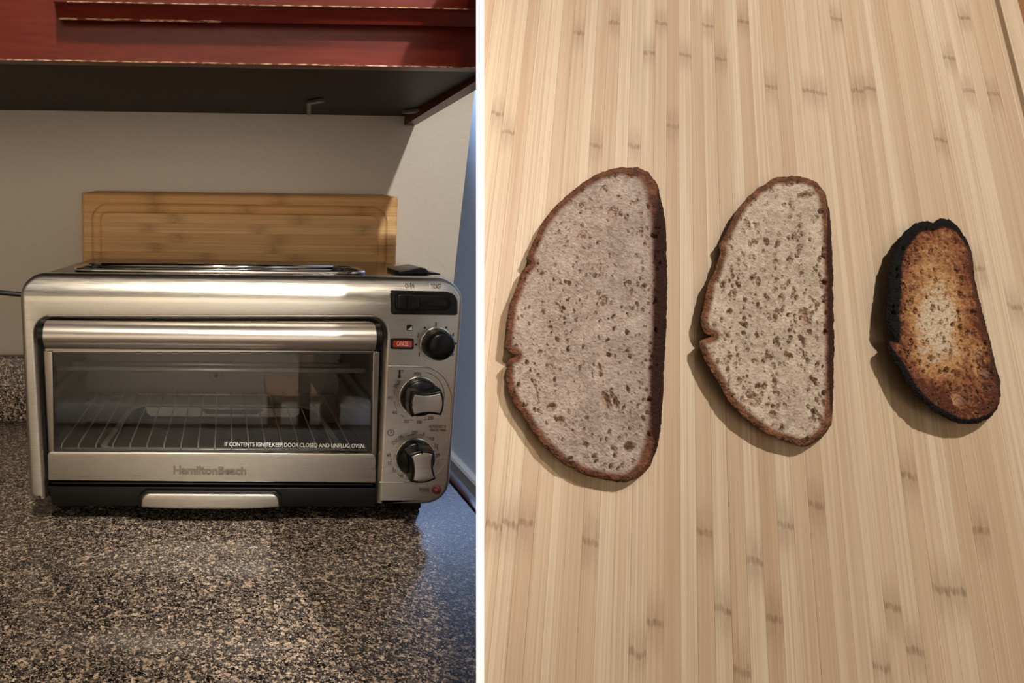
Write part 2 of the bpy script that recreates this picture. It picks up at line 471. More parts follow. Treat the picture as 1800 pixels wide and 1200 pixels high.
# ------------------------------------------------------------------ wall cabinet
ZB = CAMH+.142; YF = .68; XE = .266
cb = empty('wall_cabinet', (-.3, .84, ZB), label='worn red-brown wall cabinet above the toaster oven', cat='cabinet')
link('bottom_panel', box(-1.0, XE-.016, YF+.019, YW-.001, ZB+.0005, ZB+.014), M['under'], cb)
zl = atY(400, 55, YF).z
link('face_frame', join(box(-1.0, XE-.0005, YF, YF+.0185, ZB, ZB+.045), box(-1.0, -.13, YF, YF+.0185, ZB+.045, ZB+.7)), M['red'], cb)
link('end_panel', prism([(YF+.019, ZB+.70), (YF+.019, ZB-.004), (YW-.0008, ZB-.0125), (YW-.0008, ZB+.70)], 'x', XE-.015, XE), M['redbrown'], cb)
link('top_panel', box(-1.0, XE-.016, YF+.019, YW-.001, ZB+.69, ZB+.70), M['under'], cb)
z8 = atY(420, 9, .656).z; z38 = atY(420, 39, .666).z; xdl = atY(97, 30, .66).x
prof = [(YF-.0012, ZB+.68), (YF-.0012, z38+.004), (YF-.009, z38+.001), (YF-.013, z38), (YF-.0142, z38+.0018), (YF-.0155, z38+.006), (YF-.0195, z38+.009), (YF-.0205, z38+.0125),
        (YF-.0235, z8-.001), (YF-.0245, z8), (YF-.0245, ZB+.68)]
dr = link('door', prism(prof, 'x', xdl, XE-.01), M['red'], cb)
link('worn_edge', prism([(YF-.0247, z8-.0003), (YF-.0247, z8+.0006), (YF-.0240, z8+.0006), (YF-.0240, z8-.0003)], 'x', xdl+.012, XE-.012), M['worn'], dr, label='pale worn paint along the door edge')
link('worn_edge', prism([(YF-.0134, z38-.0006), (YF-.0145, z38+.0010), (YF-.0138, z38+.0014), (YF-.0126, z38)], 'x', xdl, xdl+.15), M['worn'], dr, label='pale chipped lower door edge')
link('worn_edge', prism([(YF-.0004, ZB-.0004), (YF-.0004, ZB+.0007), (YF+.0012, ZB+.0007), (YF+.0012, ZB-.0004)], 'x', -1.0, XE-.002), M['worn'], cb, label='pale worn paint along the bottom edge')
# small metal bracket and clip under the cabinet
p0 = atY(543, 205, .985); p1 = atY(543, 178, .985)
def on_under(x, y): return atZ(x, y, ZB-.001)
a, b_, c_ = on_under(543, 200), on_under(543, 180), on_under(566, 176)
def strip_under(p, q, w, z0, z1):
    d = Vector((q.x-p.x, q.y-p.y)).normalized(); nrm = Vector((-d.y, d.x))*w/2
    return prism([(p.x+nrm.x, p.y+nrm.y), (q.x+nrm.x, q.y+nrm.y), (q.x-nrm.x, q.y-nrm.y), (p.x-nrm.x, p.y-nrm.y)], 'z', z0, z1)
link('bracket', join(strip_under(a, b_, .005, ZB-.003, ZB), strip_under(b_, c_, .010, ZB-.003, ZB)), M['metal_hook'], cb, label='small bent metal bracket under the cabinet')
a, b_ = on_under(712, 196), on_under(742, 192)
link('clip', strip_under(a, b_, .012, ZB-.004, ZB), M['metal_hook'], cb, label='small metal clip near the end panel')

# ------------------------------------------------------------------ bamboo board standing behind the oven
def far_board():
    tl = atY(143, 341, .962); tr = atY(700.5, 340, .962)
    zt = (tl.z+tr.z)/2
    Wd, H, T = tr.x-tl.x, zt-ZC, .030
    root = empty('cutting_board', ((tl.x+tr.x)/2, .935, ZC), label='oiled bamboo cutting board with juice groove standing behind the toaster oven', cat='cutting board')
    lean = math.atan2(.962-.935, H)
    root.rotation_euler = (-lean, 0, 0)
    # local frame: x across, y thickness (0 front .. T back), z up along the board
    n = 25; hs = H/n
    x0, x1 = -Wd/2, Wd/2
    gi = .0205; gw = .0062; gr = .016
    def depth(x, z):
        # distance to a rounded-rectangle groove path
        hx, hz = Wd/2-gi, H/2-gi
        qx, qz = abs(x)-(hx-gr), abs(z-H/2)-(hz-gr)
        sd = math.hypot(max(qx, 0), max(qz, 0))+min(max(qx, qz), 0)-gr
        t = abs(sd)/gw
        return .0035*math.sqrt(max(0, 1-t*t)) if t < 1 else 0
    xs = list(np.linspace(0, .006, 4))+list(np.linspace(.008, .045, 34))
    xs = [x0+v for v in xs]+list(np.linspace(x0+.06, x1-.06, 12))+[x1-v for v in xs[::-1]]
    chips = []
    for i in range(n):
        za, zb = i*hs+.0001, (i+1)*hs-.0001
        topmost = i == n-1
        zs = list(np.linspace(za, zb, 11)); v = []; f = []
        nx = len(xs); nz = len(zs)
        for z in zs:
            for x in xs:
                rx = max(0, .004-(x-x0), .004-(x1-x)) ; y = depth(x, z)+(rx**2)/.006
                zz = z
                if topmost:
                    r = max(0, z-(H-.004)); y += r*r/.006
                v.append((x, y, zz))
        for a in range(nz-1):
            for k in range(nx-1):
                f.append([a*nx+k, a*nx+k+1, (a+1)*nx+k+1, (a+1)*nx+k])
        # back and sides
        b0 = len(v)
        ins = .0
        rise = .0062 if topmost else 0
        cz = .016 if topmost else 0
        v += [(x0, T, za), (x1, T, za), (x1-cz, T, zb+rise), (x0+cz, T, zb+rise)]
        f.append([b0+1, b0, b0+3, b0+2])
        f.append([k for k in range(nx)][::-1]+[b0, b0+1])
        f.append([(nz-1)*nx+k for k in range(nx)]+[b0+2, b0+3])
        f.append([a*nx for a in range(nz)]+[b0+3, b0]); f.append([a*nx+nx-1 for a in range(nz)][::-1]+[b0+1, b0+2])
        me = mesh(v, f)
        o = bpy.data.objects.new('bamboo_strip', me); COL.objects.link(o); o.parent = root
        me.materials.append(M['bamboo_dark'])
        o['k1'] = random.uniform(x0, x0+Wd*.35); o['k2'] = o['k1']+Wd*random.uniform(.28, .4); o['k3'] = o['k2']+Wd*random.uniform(.28, .4)
far_board()

# ------------------------------------------------------------------ toaster oven
YO = .64
ov = empty('toaster_oven', (.017, .76, ZC), label='stainless steel toaster oven with glass door and control knobs on the speckled counter', cat='toaster oven')
XL, XR = -.1935, .2265
ZT, ZO = CAMH-.0555, CAMH-.2815
def X(px, py, Y=YO): return atY(px, py, Y).x
def q2(px, py, Y=YO): p = atY(px, py, Y); return (p.x, p.z)
outer = rpoly([(XL, ZT), (XR, ZT), (XR, ZO-.001), (q2(662, 887)[0], ZO-.001), (q2(662, 700)[0], q2(662, 700)[1]), (q2(70, 700)[0], q2(70, 700)[1]), (q2(84, 880)[0], ZO+.002), (XL+.001, ZO+.002)],
              [.020, .021, .024, .002, 0, 0, .002, .027], 10)
# outline with the door opening: left post, top band, control side
op = [q2(62, 620), q2(81, 880)]
o_tl, o_tr = q2(61.5, 560), q2(678.5, 560)
o_bl, o_br = q2(80, 880), q2(663, 887)
frame_ol = [(XL, ZT), (XR, ZT), (XR, ZO-.001), (o_br[0], ZO-.001), (o_tr[0], o_tr[1]), (o_tl[0], o_tl[1]), (o_bl[0], ZO+.002), (XL+.0005, ZO+.002)]
frame_pts = rpoly(frame_ol, [.020, .021, .024, .001, .016, .016, .001, .027], 10)
me = plate([frame_pts], YO, YO+.020, .0044, 6)
bm = bmesh.new(); bm.from_mesh(me)
for k in range(9):                                              # the top band curves back towards the lid
    bmesh.ops.bisect_plane(bm, geom=bm.verts[:]+bm.edges[:]+bm.faces[:], plane_co=(0, 0, ZT-.026+k*.0028), plane_no=(0, 0, 1))
for v_ in bm.verts:
    t_ = max(0, (v_.co.z-(ZT-.0265))/.0265)
    v_.co.y += .0135*t_*t_
bm.to_mesh(me); bm.free()
link('front_frame', me, M['steel'], ov, smooth=False)
# shell of the body (open at the front)
shell_o = rpoly([(XL+.003, ZT-.001), (XR-.003, ZT-.001), (XR-.003, ZO+.002), (XL+.003, ZO+.002)], [.018, .018, .012, .012], 8)
XI0, XI1 = XL+.010, atY(664, 640, .66).x
shell_i = [(XL+.006, ZT-.006), (XR-.006, ZT-.006), (XR-.006, ZO+.006), (XL+.006, ZO+.006)]
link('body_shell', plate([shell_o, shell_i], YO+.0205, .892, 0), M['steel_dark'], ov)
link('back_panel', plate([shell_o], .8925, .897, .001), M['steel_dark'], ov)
# oven chamber lining
ZCh0, ZCh1 = ZO+.010, ZT-.012
link('chamber_back', box(XI0, XI1, .880, .884, ZCh0, ZCh1), M['inner'], ov, label='grey back wall of the oven chamber')
link('chamber_side', box(XI0-.002, XI0, .664, .880, ZCh0, ZCh1), M['inner'], ov)
link('chamber_side', box(XI1, XI1+.002, .664, .880, ZCh0, ZCh1), M['inner'], ov)
link('chamber_top', box(XI0, XI1, .664, .880, ZCh1, ZCh1+.002), M['inner'], ov)
link('chamber_floor', box(XI0, XI1, .664, .880, ZCh0-.002, ZCh0), M['blackmatte'], ov)
ps = atY(380, 659, .879)
sc = link('screw_plate', lathe((ps.x, .8798, ps.z), [(.0085, 0), (.0085, -.0012), (.0078, -.0018)], 24), M['inner'], ov)
link('screw', lathe((ps.x, .8778, ps.z), [(.003, 0), (.003, -.0012), (.0022, -.002)], 16), M['chrome'], sc)
for pyr, Yr in ((649, .715), (646, .80)):
    e0, e1 = atY(112, pyr, Yr), atY(643, pyr, Yr)
    zz = atY(380, 649 if Yr < .75 else 640, Yr).z
    link('heating_element', tube([(XI0+.001, Yr, zz), (XI1-.001, Yr, zz)], .0030, 10), M['wire'], ov, smooth=True)
# side rails
for zz in (CAMH-.185, CAMH-.205, CAMH-.240):
    link('rack_rail', box(XI0, XI0+.004, .672, .876, zz-.0012, zz+.0012, .0005, 1), M['inner'], ov)
    link('rack_rail', box(XI1-.004, XI1, .672, .876, zz-.0012, zz+.0012, .0005, 1), M['inner'], ov)
# wire rack
ZR = CAMH-.232
rk = empty('wire_rack', (0, .77, ZR), label='thin chrome wire rack inside the toaster oven', cat='rack')
def rpt(px, py): return atZ(px, py, ZR)
xb = [atY(px, 687, .868).x for px in (218, 382)]
sp = (xb[1]-xb[0])/7
k0 = math.ceil((XI0+.006-xb[0])/sp); k1 = math.floor((XI1-.006-xb[0])/sp)
for k in range(k0, k1+1):
    x = xb[0]+k*sp
    link('rack_wire', tube([(x, .668, ZR-.003), (x, .674, ZR), (x, .866, ZR), (x, .869, ZR+.006)], .0008, 6), M['wire'], rk, smooth=True)
for Yr, zz in ((.869, ZR+.0012), (.670, ZR-.0046)):
    link('cross_wire', tube([(XI0+.0045, Yr, zz), (XI1-.0045, Yr, zz)], .0015, 8), M['wire'], rk, smooth=True)
# baking pan under the rack
pz = CAMH-.243
px0, px1 = atY(232, 706, .862).x, atY(552, 706, .862).x
pn = empty('baking_pan', ((px0+px1)/2, .77, pz-.024), label='dark baking pan with pale rim under the wire rack', cat='pan')
pn_o = rpoly([(px0-.012, .69), (px1+.012, .69), (px1, .862), (px0, .862)], [.01, .01, .03, .03], 8)
pn_i = rpoly([(px0-.006, .696), (px1+.006, .696), (px1-.006, .856), (px0+.006, .856)], [.008, .008, .026, .026], 8)
n_ = len(pn_o)
v = [(p[0], p[1], pz) for p in pn_o]+[(p[0], p[1], pz-.0005) for p in pn_i]+[(p[0], p[1]-(.004 if p[1] > .8 else -.004), pz-.0145) for p in pn_i]
link('pan_rim', mesh([(p[0], p[1], pz+.0003) for p in pn_o]+[(p[0], p[1], pz-.0005) for p in pn_i]+[(p[0], p[1], pz-.003) for p in pn_o],
     [[i, (i+1) % n_, n_+(i+1) % n_, n_+i] for i in range(n_)]+[[i, 2*n_+i, 2*n_+(i+1) % n_, (i+1) % n_] for i in range(n_)]), M['panrim'], pn)
link('pan_wall_back', box(px0+.02, px1-.02, .852, .8535, pz-.0125, pz-.001), M['panrim'], pn)
link('pan_well', mesh(v[n_:], [[i, (i+1) % n_, n_+(i+1) % n_, n_+i] for i in range(n_)]+[list(range(n_, 2*n_))]), M['pan'], pn)
rx0, rx1 = atY(362, 704, .858).x, atY(452, 704, .858).x
link('rust_stain', mesh([(rx0, .8515, pz-.009), (rx1, .8515, pz-.009), (rx1+.01, .8515, pz-.003), (rx1, .8515, pz-.002), (rx0+.02, .8515, pz-.0035), (rx0-.006, .8515, pz-.002)], [[0, 1, 2, 3, 4, 5]]), M['rust'], pn, label='reddish burnt stain on the pan rim')

# door: rail, glass, side strips, lower panel, handle
YD = .648
dr = empty('door', (0, 0, 0)); dr.parent = ov
# keep everything in world coordinates relative to the oven's origin
t0, t1 = q2(70, 563, YD), q2(670, 563, YD); b0, b1 = q2(70, 572, YD), q2(670, 578, YD)
link('upper_rail', plate([rpoly([(t0[0], t0[1]), (t1[0], t1[1]), (t1[0]-.001, q2(670, 622, YD)[1]), (t0[0]+.003, q2(70, 622, YD)[1])], [.013, .013, .001, .001])], YD, YD+.010, .0018), M['steel'], dr)
gl = [q2(92, 616, .652), q2(658, 619, .652), q2(653, 800, .652), q2(96, 797, .652)]
link('glass_pane', prism(gl, 'y', .6505, .6540), M['glass'], dr)
for (a, b_, c_, d_) in (((77, 616), (93.5, 616), (96.5, 800), (86, 800)), ((654.5, 618), (667, 618), (662, 800), (652, 800))):
    pts = [q2(*p, .649) for p in (a, b_, c_, d_)]
    link('side_strip', plate([pts], .647, .657, .0012), M['strip'], dr)
lp = [q2(83, 794, .645), q2(661, 797.5, .645), q2(661, 849, .645), q2(84, 844.5, .645)]
lpn = link('lower_panel', plate([rpoly(lp, [.004, .006, .001, .001])], .645, .655, .0012), M['steel'], dr)
tm = textmesh('HamiltonBeach', (369, 826), 128, 16, .645, -.008, .0018, .03)
link('raised_lettering', tm, M['emboss'], lpn, label='raised maker name in steel letters')
tm = textmesh('IF CONTENTS IGNITE,KEEP DOOR CLOSED AND UNPLUG OVEN.', (518.5, 782.5), 247, 9, .6503, -.008, .0001, .012)
link('warning_lettering', tm, M['white_ink'], dr, label='white warning line printed on the glass')
# handle: bulging steel bar with black end caps
hc = atY(368, 593, .625)
hx0, hx1 = atY(68, 592, .628).x, atY(670, 592, .628).x
hz = atY(368, 594, .624).z
nseg = 26
prof = []
Rh = .0135
for k in range(nseg+1):
    a = math.radians(100-200*k/nseg)
    prof.append((hc.y+.012-.0175*max(0, math.cos(a)), hz+Rh*math.sin(a)))
prof = prof+[(hc.y+.015, hz-Rh*.9), (hc.y+.015, hz+Rh*.9)]
hd = link('handle', prism(prof, 'x', hx0+.006, hx1-.006), M['steel_handle'], dr, smooth=False)
for (xa, xb_) in ((hx0+.001, hx0+.0058), (hx1-.0058, hx1-.0005)):
    cp = [((p[0]-hc.y-.006)*.97+hc.y+.006, (p[1]-hz)*1.0+hz) for p in prof]
    link('end_cap', prism(cp, 'x', xa, xb_), M['black'], hd)
for xx in (hx0+.012, hx1-.012):
    link('handle_mount', box(xx-.006, xx+.006, hc.y+.0152, YD-.0003, hz-.006, hz+.006, .001, 1), M['black'], hd)
# dark recess behind the door edge
link('door_gasket', plate([[q2(63, 575, .659), q2(677, 575, .659), q2(668, 850, .659), q2(78, 850, .659)], [q2(90, 612, .659), q2(657, 612, .659), q2(652, 800, .659), q2(96, 800, .659)]], .6575, .6635), M['black'], ov)

# crumb tray
cz = [q2(83, 855, .646), q2(660, 858, .646), q2(660, 891, .646), q2(92, 889, .646)]
crumb = link('crumb_tray', plate([cz], .646, .66, .0015), M['black'], ov)
link('tray_lip', box(cz[0][0]+.004, cz[1][0]-.003, .6455, .66, cz[0][1]-.0014+.004, cz[0][1]+.0045, .001, 1), M['blackmatte'], crumb)
pl = [q2(248, 892, .636), q2(249.5, 868.3, .636), q2(489.5, 869.7, .636), q2(491, 892, .636), q2(430, 894.5, .636), q2(372, 895, .636), q2(300, 894, .636)]
link('tray_pull', plate([rpoly(pl, [.001, .0085, .0085, .001, .02, .02, .02], 7)], .636, .6445, .0016), M['steel'], crumb, label='brushed steel pull of the crumb tray')
link('pull_hood', plate([rpoly([q2(243, 872, .641), q2(256, 862, .641), q2(486, 863.5, .641), q2(496, 873, .641), q2(496, 886, .641), q2(243, 886, .641)], .004)], .6405, .6455, .001), M['black'], crumb)

# underside and feet
link('base_plate', box(XL+.008, XR-.008, .665, .885, ZO-.004, ZO+.0015), M['blackmatte'], ov)
for fx in (XL+.03, XR-.028):
    for fy in (.690, .865):
        link('foot', box(fx-.012, fx+.012, fy-.013, fy+.013, ZC+.0002, ZO-.0042, .002, 1), M['blackmatte'], ov)

# top: slot rim, guides, lid lever
tz = ZT-.0008
s_tl, s_tr = atZ(118, 472, tz), atZ(640, 470, tz)
sx0 = atZ(104, 486, tz).x; sx1 = atZ(651, 486, tz).x
sy0, sy1 = .681, .762
path = rpoly([(sx0, sy0), (sx1, sy0), (sx1, sy1), (sx0, sy1)], .022, 8)
sl = link('slot_shade_plate', prism(rpoly([(sx0, sy0), (sx1, sy0), (sx1, sy1), (sx0, sy1)], .022, 8), 'z', tz+.0002, tz+.0010), M['blackmatte'], ov)  # no real opening: a flat black plate paints the shade inside the slot
link('slot_rim', tube([(p[0], p[1], tz+.0018) for p in path], .0022, 8, True), M['chrome'], sl, smooth=True)
gx0, gx1 = sx0+.022, sx1-.028
link('slot_guide', join(tube([(gx0, .722, tz+.0035), (gx1, .722, tz+.0035)], .0033, 10), tube([(gx0, .708, tz+.002), (gx1, .708, tz+.002)], .0016, 8)), M['chrome'], sl, smooth=True)
for px_ in (gx0-.003, gx1+.003):
    link('guide_bracket', box(px_-.004, px_+.004, .695, .73, tz+.0011, tz+.006, .0015, 2), M['black'], sl)
lv = [atY(*p, .72) for p in ((688, 473.5), (726, 471.5), (733.5, 475), (740, 483.5), (784, 487), (790, 490), (726, 486))]
lx = [(p.x, p.z) for p in lv]
link('lid_lever', plate([[ (lx[0][0], ZT+.0030), (lx[1][0], ZT+.0068), (lx[2][0], ZT+.0060), (lx[3][0], ZT+.0025), (lx[4][0]-.016, ZT+.0010), (lx[4][0]-.015, ZT-.0005), (lx[0][0], ZT-.0005)]], .690, .742, .0012), M['black'], ov, label='black plastic lever on top of the oven')

# power cord
c0 = atY(36, 521, .83); c1 = atY(-4, 515, .80)
link('power_cord', tube([(XL+.004, .82, c0.z-.006), (XL-.01, .815, c0.z-.004), (XL-.04, .81, c0.z+.004), (XL-.12, .80, c0.z+.012), (XL-.22, .82, c0.z-.02), (XL-.26, .9, c0.z-.12), (XL-.27, .978, c0.z-.16)], .0030, 8), M['cord'], ov, smooth=True)

# ---- control side
YP = YO-.0003
def txt(s, c, w, h, rot=0.0, m='ink', name='lettering', parent=None, Y=YO-.0004, bold=0.0):
    return link(name, textmesh(s, c, w, h, Y, rot, .0001, bold), M[m], parent or ov)
pb = [q2(686, 510.5), q2(803, 513), q2(803, 553.5), q2(687, 552)]
bz = link('mode_switch', plate([rpoly(pb, [.0025, .011, .0025, .0025], 6)], YO-.0030, YO+.010, .0012), M['black'], ov)
link('switch_track', plate([rpoly([q2(697, 518, .636), q2(794, 520, .636), q2(794, 545.5, .636), q2(697, 545, .636)], .006)], .6362, .6385, .0008), M['blackmatte'], bz)
link('track_slot', plate([rpoly([q2(738, 526, .6355), q2(786.5, 527, .6355), q2(786.5, 538.5, .6355), q2(738, 538, .6355)], .003)], .6358, .637, .0003), M['black'], bz)
link('slider', plate([rpoly([q2(698, 517, .628), q2(722, 517.5, .628), q2(739, 520, .628), q2(739, 543, .628), q2(722, 546.5, .628), q2(698, 545, .628)], [.003, .002, .003, .003, .002, .003])], .628, .6362, .0016), M['black'], bz)
link('slider_ridge', plate([rpoly([q2(717, 518, .6255), q2(728, 519, .6255), q2(728, 544, .6255), q2(717, 545.5, .6255)], .0015)], .6255, .628, .0008), M['black'], bz)
for wd, cc_, ww in (('OVEN', (720, 502), 16), ('TOAST', (767, 502.5), 18)):      # printed on the curved top band
    tm = textmesh(wd, cc_, ww, 8, YO+.0065, 0, .0001)
    for v_ in tm.vertices:
        t_ = max(0, (v_.co.z-(ZT-.0265))/.0265)
        v_.co.y = YO+.0135*t_*t_-.0005
    link('lettering', tm, M['ink'], ov)
# cancel button
cb_ = link('cancel_button', plate([rpoly([q2(686, 594), q2(727, 594.5), q2(727, 613.5), q2(686.5, 613)], .0018)], YO-.0016, YO+.002, .0006), M['black'], ov)
link('cancel_lens', plate([rpoly([q2(690, 597.5), q2(723.5, 598), q2(723.5, 610), q2(690, 609.5)], .0015)], YO-.0026, YO-.0016, .0005), M['cancel'], cb_)
txt('CANCEL', (707.5, 603.8), 20, 8, 0, 'cancel_ink', parent=cb_, Y=YO-.0027)
# bread icon
ic = link('slice_icon', plate([rpoly([q2(714.5, 570.5), q2(725.5, 570.5), q2(725, 581), q2(715, 581)], .0016)], YO-.0004, YO-.00005, 0), M['ink'], ov)
link('icon_half', mesh([(*[q2(716.5, 579.6)[0]], YO-.0006, q2(716.5, 579.6)[1]), (q2(723.8, 579.6)[0], YO-.0006, q2(723.8, 579.6)[1]), (q2(723.8, 572.6)[0], YO-.0006, q2(723.8, 572.6)[1])], [[0, 1, 2]]), M['white_ink'], ic)

def disc(px, py, rpx, m, Y=YO-.0004, parent=None, name='dot'):
    c = atY(px, py, Y); r = rpx*.000548
    return link(name, lathe((c.x, Y+.0004, c.z), [(r, 0), (r, -.0004)], 20), M[m], parent or ov)
for (x, y) in ((747, 576), (784.5, 575.5), (731.5, 605.5), (801, 604)): disc(x, y, 1.9, 'ink', name='shade_dot')
for s, x, y in (('1', 737, 622.5), ('2', 735, 588.5), ('3', 766, 570), ('4', 796.5, 588), ('5', 796.2, 621)): txt(s, (x, y), 1.7 if s == '1' else 3.8, 7.5)
# shade dial
kc = atY(767.5, 604, YO); u = .000548
kd = link('shade_knob', lathe((kc.x, YO, kc.z), [(27*u, 0), (27*u, -.003), (26*u, -.011), (22.5*u, -.0155), (20*u, -.0168), (0.001, -.0170)], 48), M['black'], ov, smooth=True)
link('knob_ring', lathe((kc.x, YO, kc.z), [(29.5*u, 0), (29.5*u, -.0008), (28.6*u, -.0014), (27.3*u, -.0012)], 48), M['chrome'], kd, smooth=True)
link('knob_pointer', prism([(kc.x+.0035, kc.z-.003), (kc.x+.0100, kc.z-.0068), (kc.x+.0094, kc.z-.0078), (kc.x+.003, kc.z-.0038)], 'y', YO-.0176, YO-.0166), M['blackmatte'], kd)

def arc(c, r, a0, a1, w=.00022, Y=YO-.0003, name='scale_line'):
    n = max(3, int(abs(a1-a0)/5)); v = []; f = []
    for k in range(n+1):
        a = math.radians(a0+(a1-a0)*k/n)
        for rr in (r-w, r+w): v.append((c[0]+rr*math.cos(a), Y, c[1]+rr*math.sin(a)))
    for k in range(n): f.append([2*k, 2*k+1, 2*k+3, 2*k+2])
    link(name, mesh(v, f), M['ink'], ov)

def big_knob(name, cpx, ang):
    c = atY(*cpx, YO)
    R_ = 34.0*u
    k = link(name, lathe((c.x, YO, c.z), [(R_, 0), (R_, -.004), (R_*.95, -.0075), (R_*.88, -.0095), (.001, -.0100)], 48), M['black'], ov, smooth=True)
    link('knob_ring', lathe((c.x, YO, c.z), [(R_*1.07, 0), (R_*1.07, -.0006), (R_*1.04, -.0014), (R_*1.01, -.0012)], 48), M['chrome'], k, smooth=True)
    def shape(L, Wm, waist):
        pts = []
        for t in np.linspace(-1, 1, 9): pts.append((L*(1-.16*t*t), Wm*t))           # end near the pointer
        for t in np.linspace(1, -1, 9)[1:-1]: pts.append((L*.84*t, Wm-waist*(1-t*t)))
        for t in np.linspace(1, -1, 9): pts.append((-L*(1-.16*t*t), Wm*t))
        for t in np.linspace(-1, 1, 9)[1:-1]: pts.append((L*.84*t, -Wm+waist*(1-t*t)))
        ca, sa = math.cos(ang), math.sin(ang)
        return [(c.x+x*ca-z*sa, c.z+x*sa+z*ca) for x, z in pts]
    link('grip', plate([shape(.0165, .0125, .0022)], YO-.0270, YO-.0085, .0022), M['black'], k)
    fp = link('face_plate', plate([shape(.0142, .0098, .0020)], YO-.0280, YO-.0268, .0005), M['steel'], k, label='brushed steel face of the knob')
    ca, sa = math.cos(ang), math.sin(ang)
    def loc(x, z): return (c.x+x*ca-z*sa, c.z+x*sa+z*ca)
    link('pointer', join(prism([loc(.0138, .0007), loc(.0170, .0007), loc(.0170, -.0007), loc(.0138, -.0007)], 'y', YO-.0284, YO-.0265), prism([loc(.0162, .0005), loc(.0198, .0005), loc(.0198, -.0005), loc(.0162, -.0005)], 'y', YO-.0125, YO-.0085)), M['blackmatte'], k)
    return c
c1 = big_knob('temperature_knob', (736.5, 696.5), math.radians(183))
c2 = big_knob('timer_knob', (729.5, 803.5), math.radians(97))
txt('MIN', (734, 657), 11, 7); txt('BROIL', (698.3, 674), 16, 7, math.radians(62))
for s, x, y, w in (('450', 686, 699), ('400', 694, 725), ('350', 714.5, 740.5), ('300', 737, 741.5), ('250', 757, 734.5), ('200', 773, 718)) and [(s, x, y, 9) for s, x, y in (('450', 686, 699), ('400', 694, 725), ('350', 714.5, 740.5), ('300', 737, 741.5), ('250', 757, 734.5), ('200', 773, 718))]:
    txt(s, (x, y), w, 6)
for a0, a1 in ((-8, 78), (144, 152), (164, 176), (192, 212), (228, 238), (252, 260), (284, 292)):
    arc((c1.x, c1.z), 45*u, a0, a1)
thr = atY(702, 660, YO)
link('thermometer_icon', join(prism(rpoly([(thr.x-.001, thr.z), (thr.x+.001, thr.z), (thr.x+.001, thr.z+.006), (thr.x-.001, thr.z+.006)], .0009, 4), 'y', YO-.0004, YO-.0001), lathe((thr.x, YO, thr.z-.001), [(.0016, -.0001), (.0016, -.0004)], 16)), M['ink'], ov)
txt('°F', (707, 652), 5, 4)
txt('ROTATE PAST 10', (769.5, 749.5), 29, 5); txt('THEN SET TIMER', (769.5, 756), 29, 5)
ck = atY(687, 760, YO)
arc((ck.x, ck.z), 5.6*u, 0, 360, .0003, name='clock_icon')
link('clock_hands', prism([(ck.x-.0003, ck.z+.0022), (ck.x+.0003, ck.z+.0022), (ck.x+.0003, ck.z), (ck.x+.0013, ck.z), (ck.x+.0013, ck.z-.0005), (ck.x-.0003, ck.z-.0005)], 'y', YO-.0004, YO-.0001), M['ink'], ov)
txt('STAY ON', (698.5, 773), 22, 7, math.radians(42)); txt('OFF', (729, 760.5), 10, 6.5)
for s, x, y, w, r in (('5', 745, 763, 3.2, -15), ('10', 759.5, 771, 6.5, -20), ('15', 767.5, 784.5, 6, -10), ('20', 769.5, 800.5, 7, 0), ('60', 683.5, 799.5, 7, 0), ('55', 685, 814, 6, 0), ('50', 693, 827, 7, -10), ('45', 706, 836, 6, -8), ('40', 722, 838.5, 7, 0)):
    txt(s, (x, y), w, 6.2, math.radians(r))
for a0, a1 in ((74, 84), (54, 64), (34, 41), (18, 24), (5, 11), (-22, -8), (96, 112), (184, 192), (204, 212), (226, 238), (250, 258)):
    arc((c2.x, c2.z), 43.5*u, a0, a1)
# pressed panel line around the two lower knobs
pp = [q2(*p) for p in ((682, 643.5), (750, 644), (770, 652), (785, 668), (793.5, 690), (795, 705), (789, 790), (784, 812), (770, 832), (750, 844), (735, 848.5), (667, 848))]
for _ in range(3):                                              # rounded corners
    pp = [pp[0]]+[(a_[0]*(1-t_)+b__[0]*t_, a_[1]*(1-t_)+b__[1]*t_) for a_, b__ in zip(pp[:-1], pp[1:]) for t_ in (.25, .75)]+[pp[-1]]
link('pressed_line', tube([(p[0], YO+.0002, p[1]) for p in pp], .0008, 8), M['steel'], ov, smooth=True)
txt('POWER', (746, 861), 18, 7)
pw = atY(767, 860, YO)
pl_ = link('power_light', lathe((pw.x, YO, pw.z), [(8.6*u, 0), (8.6*u, -.0016), (7*u, -.003), (3.5*u, -.0038), (.0004, -.004)], 28), M['powerlens'], ov, smooth=True, label='round dark red power light')

# ------------------------------------------------------------------ the second display: big bamboo board and bread
KT, Z0 = .42, .42
sq = math.sqrt(1+KT*KT)
E2 = (UP+FW*KT)/sq; EN = (UP*KT-FW)/sq; O0 = C+FW*Z0
def bp(px, py, h=0.0):
    d = ray(px, py)
    t = (h+EN.dot(O0-C))/EN.dot(d)
    return C+d*t
def ab(P): q = P-O0; return Vector((q.dot(RT), q.dot(E2)))
VP = (1187.0, -2250.0)
dv = ray(*VP); dv.normalize()
tdir = Vector((dv.dot(RT), dv.dot(E2))).normalized()          # along the strips (in plane)
sdir = Vector((tdir.y, -tdir.x))
TA = RT*tdir.x+E2*tdir.y; SA = RT*sdir.x+E2*sdir.y
def st(px, py, h=0.0):
    q = bp(px, py, h)-O0
    return Vector((q.dot(SA), q.dot(TA)))
FR = Matrix(((SA.x, TA.x, EN.x, 0), (SA.y, TA.y, EN.y, 0), (SA.z, TA.z, EN.z, 0), (0, 0, 0, 1)))
base_t = st(851, 1226).y; base_s = (st(860, 600).x+st(1790, 300).x)/2
B0 = O0+SA*base_s+TA*base_t
bd = empty('bread_board', B0, label='large pale bamboo board under the three bread slices', cat='cutting board')
bd.matrix_world = Matrix.Translation(B0) @ FR
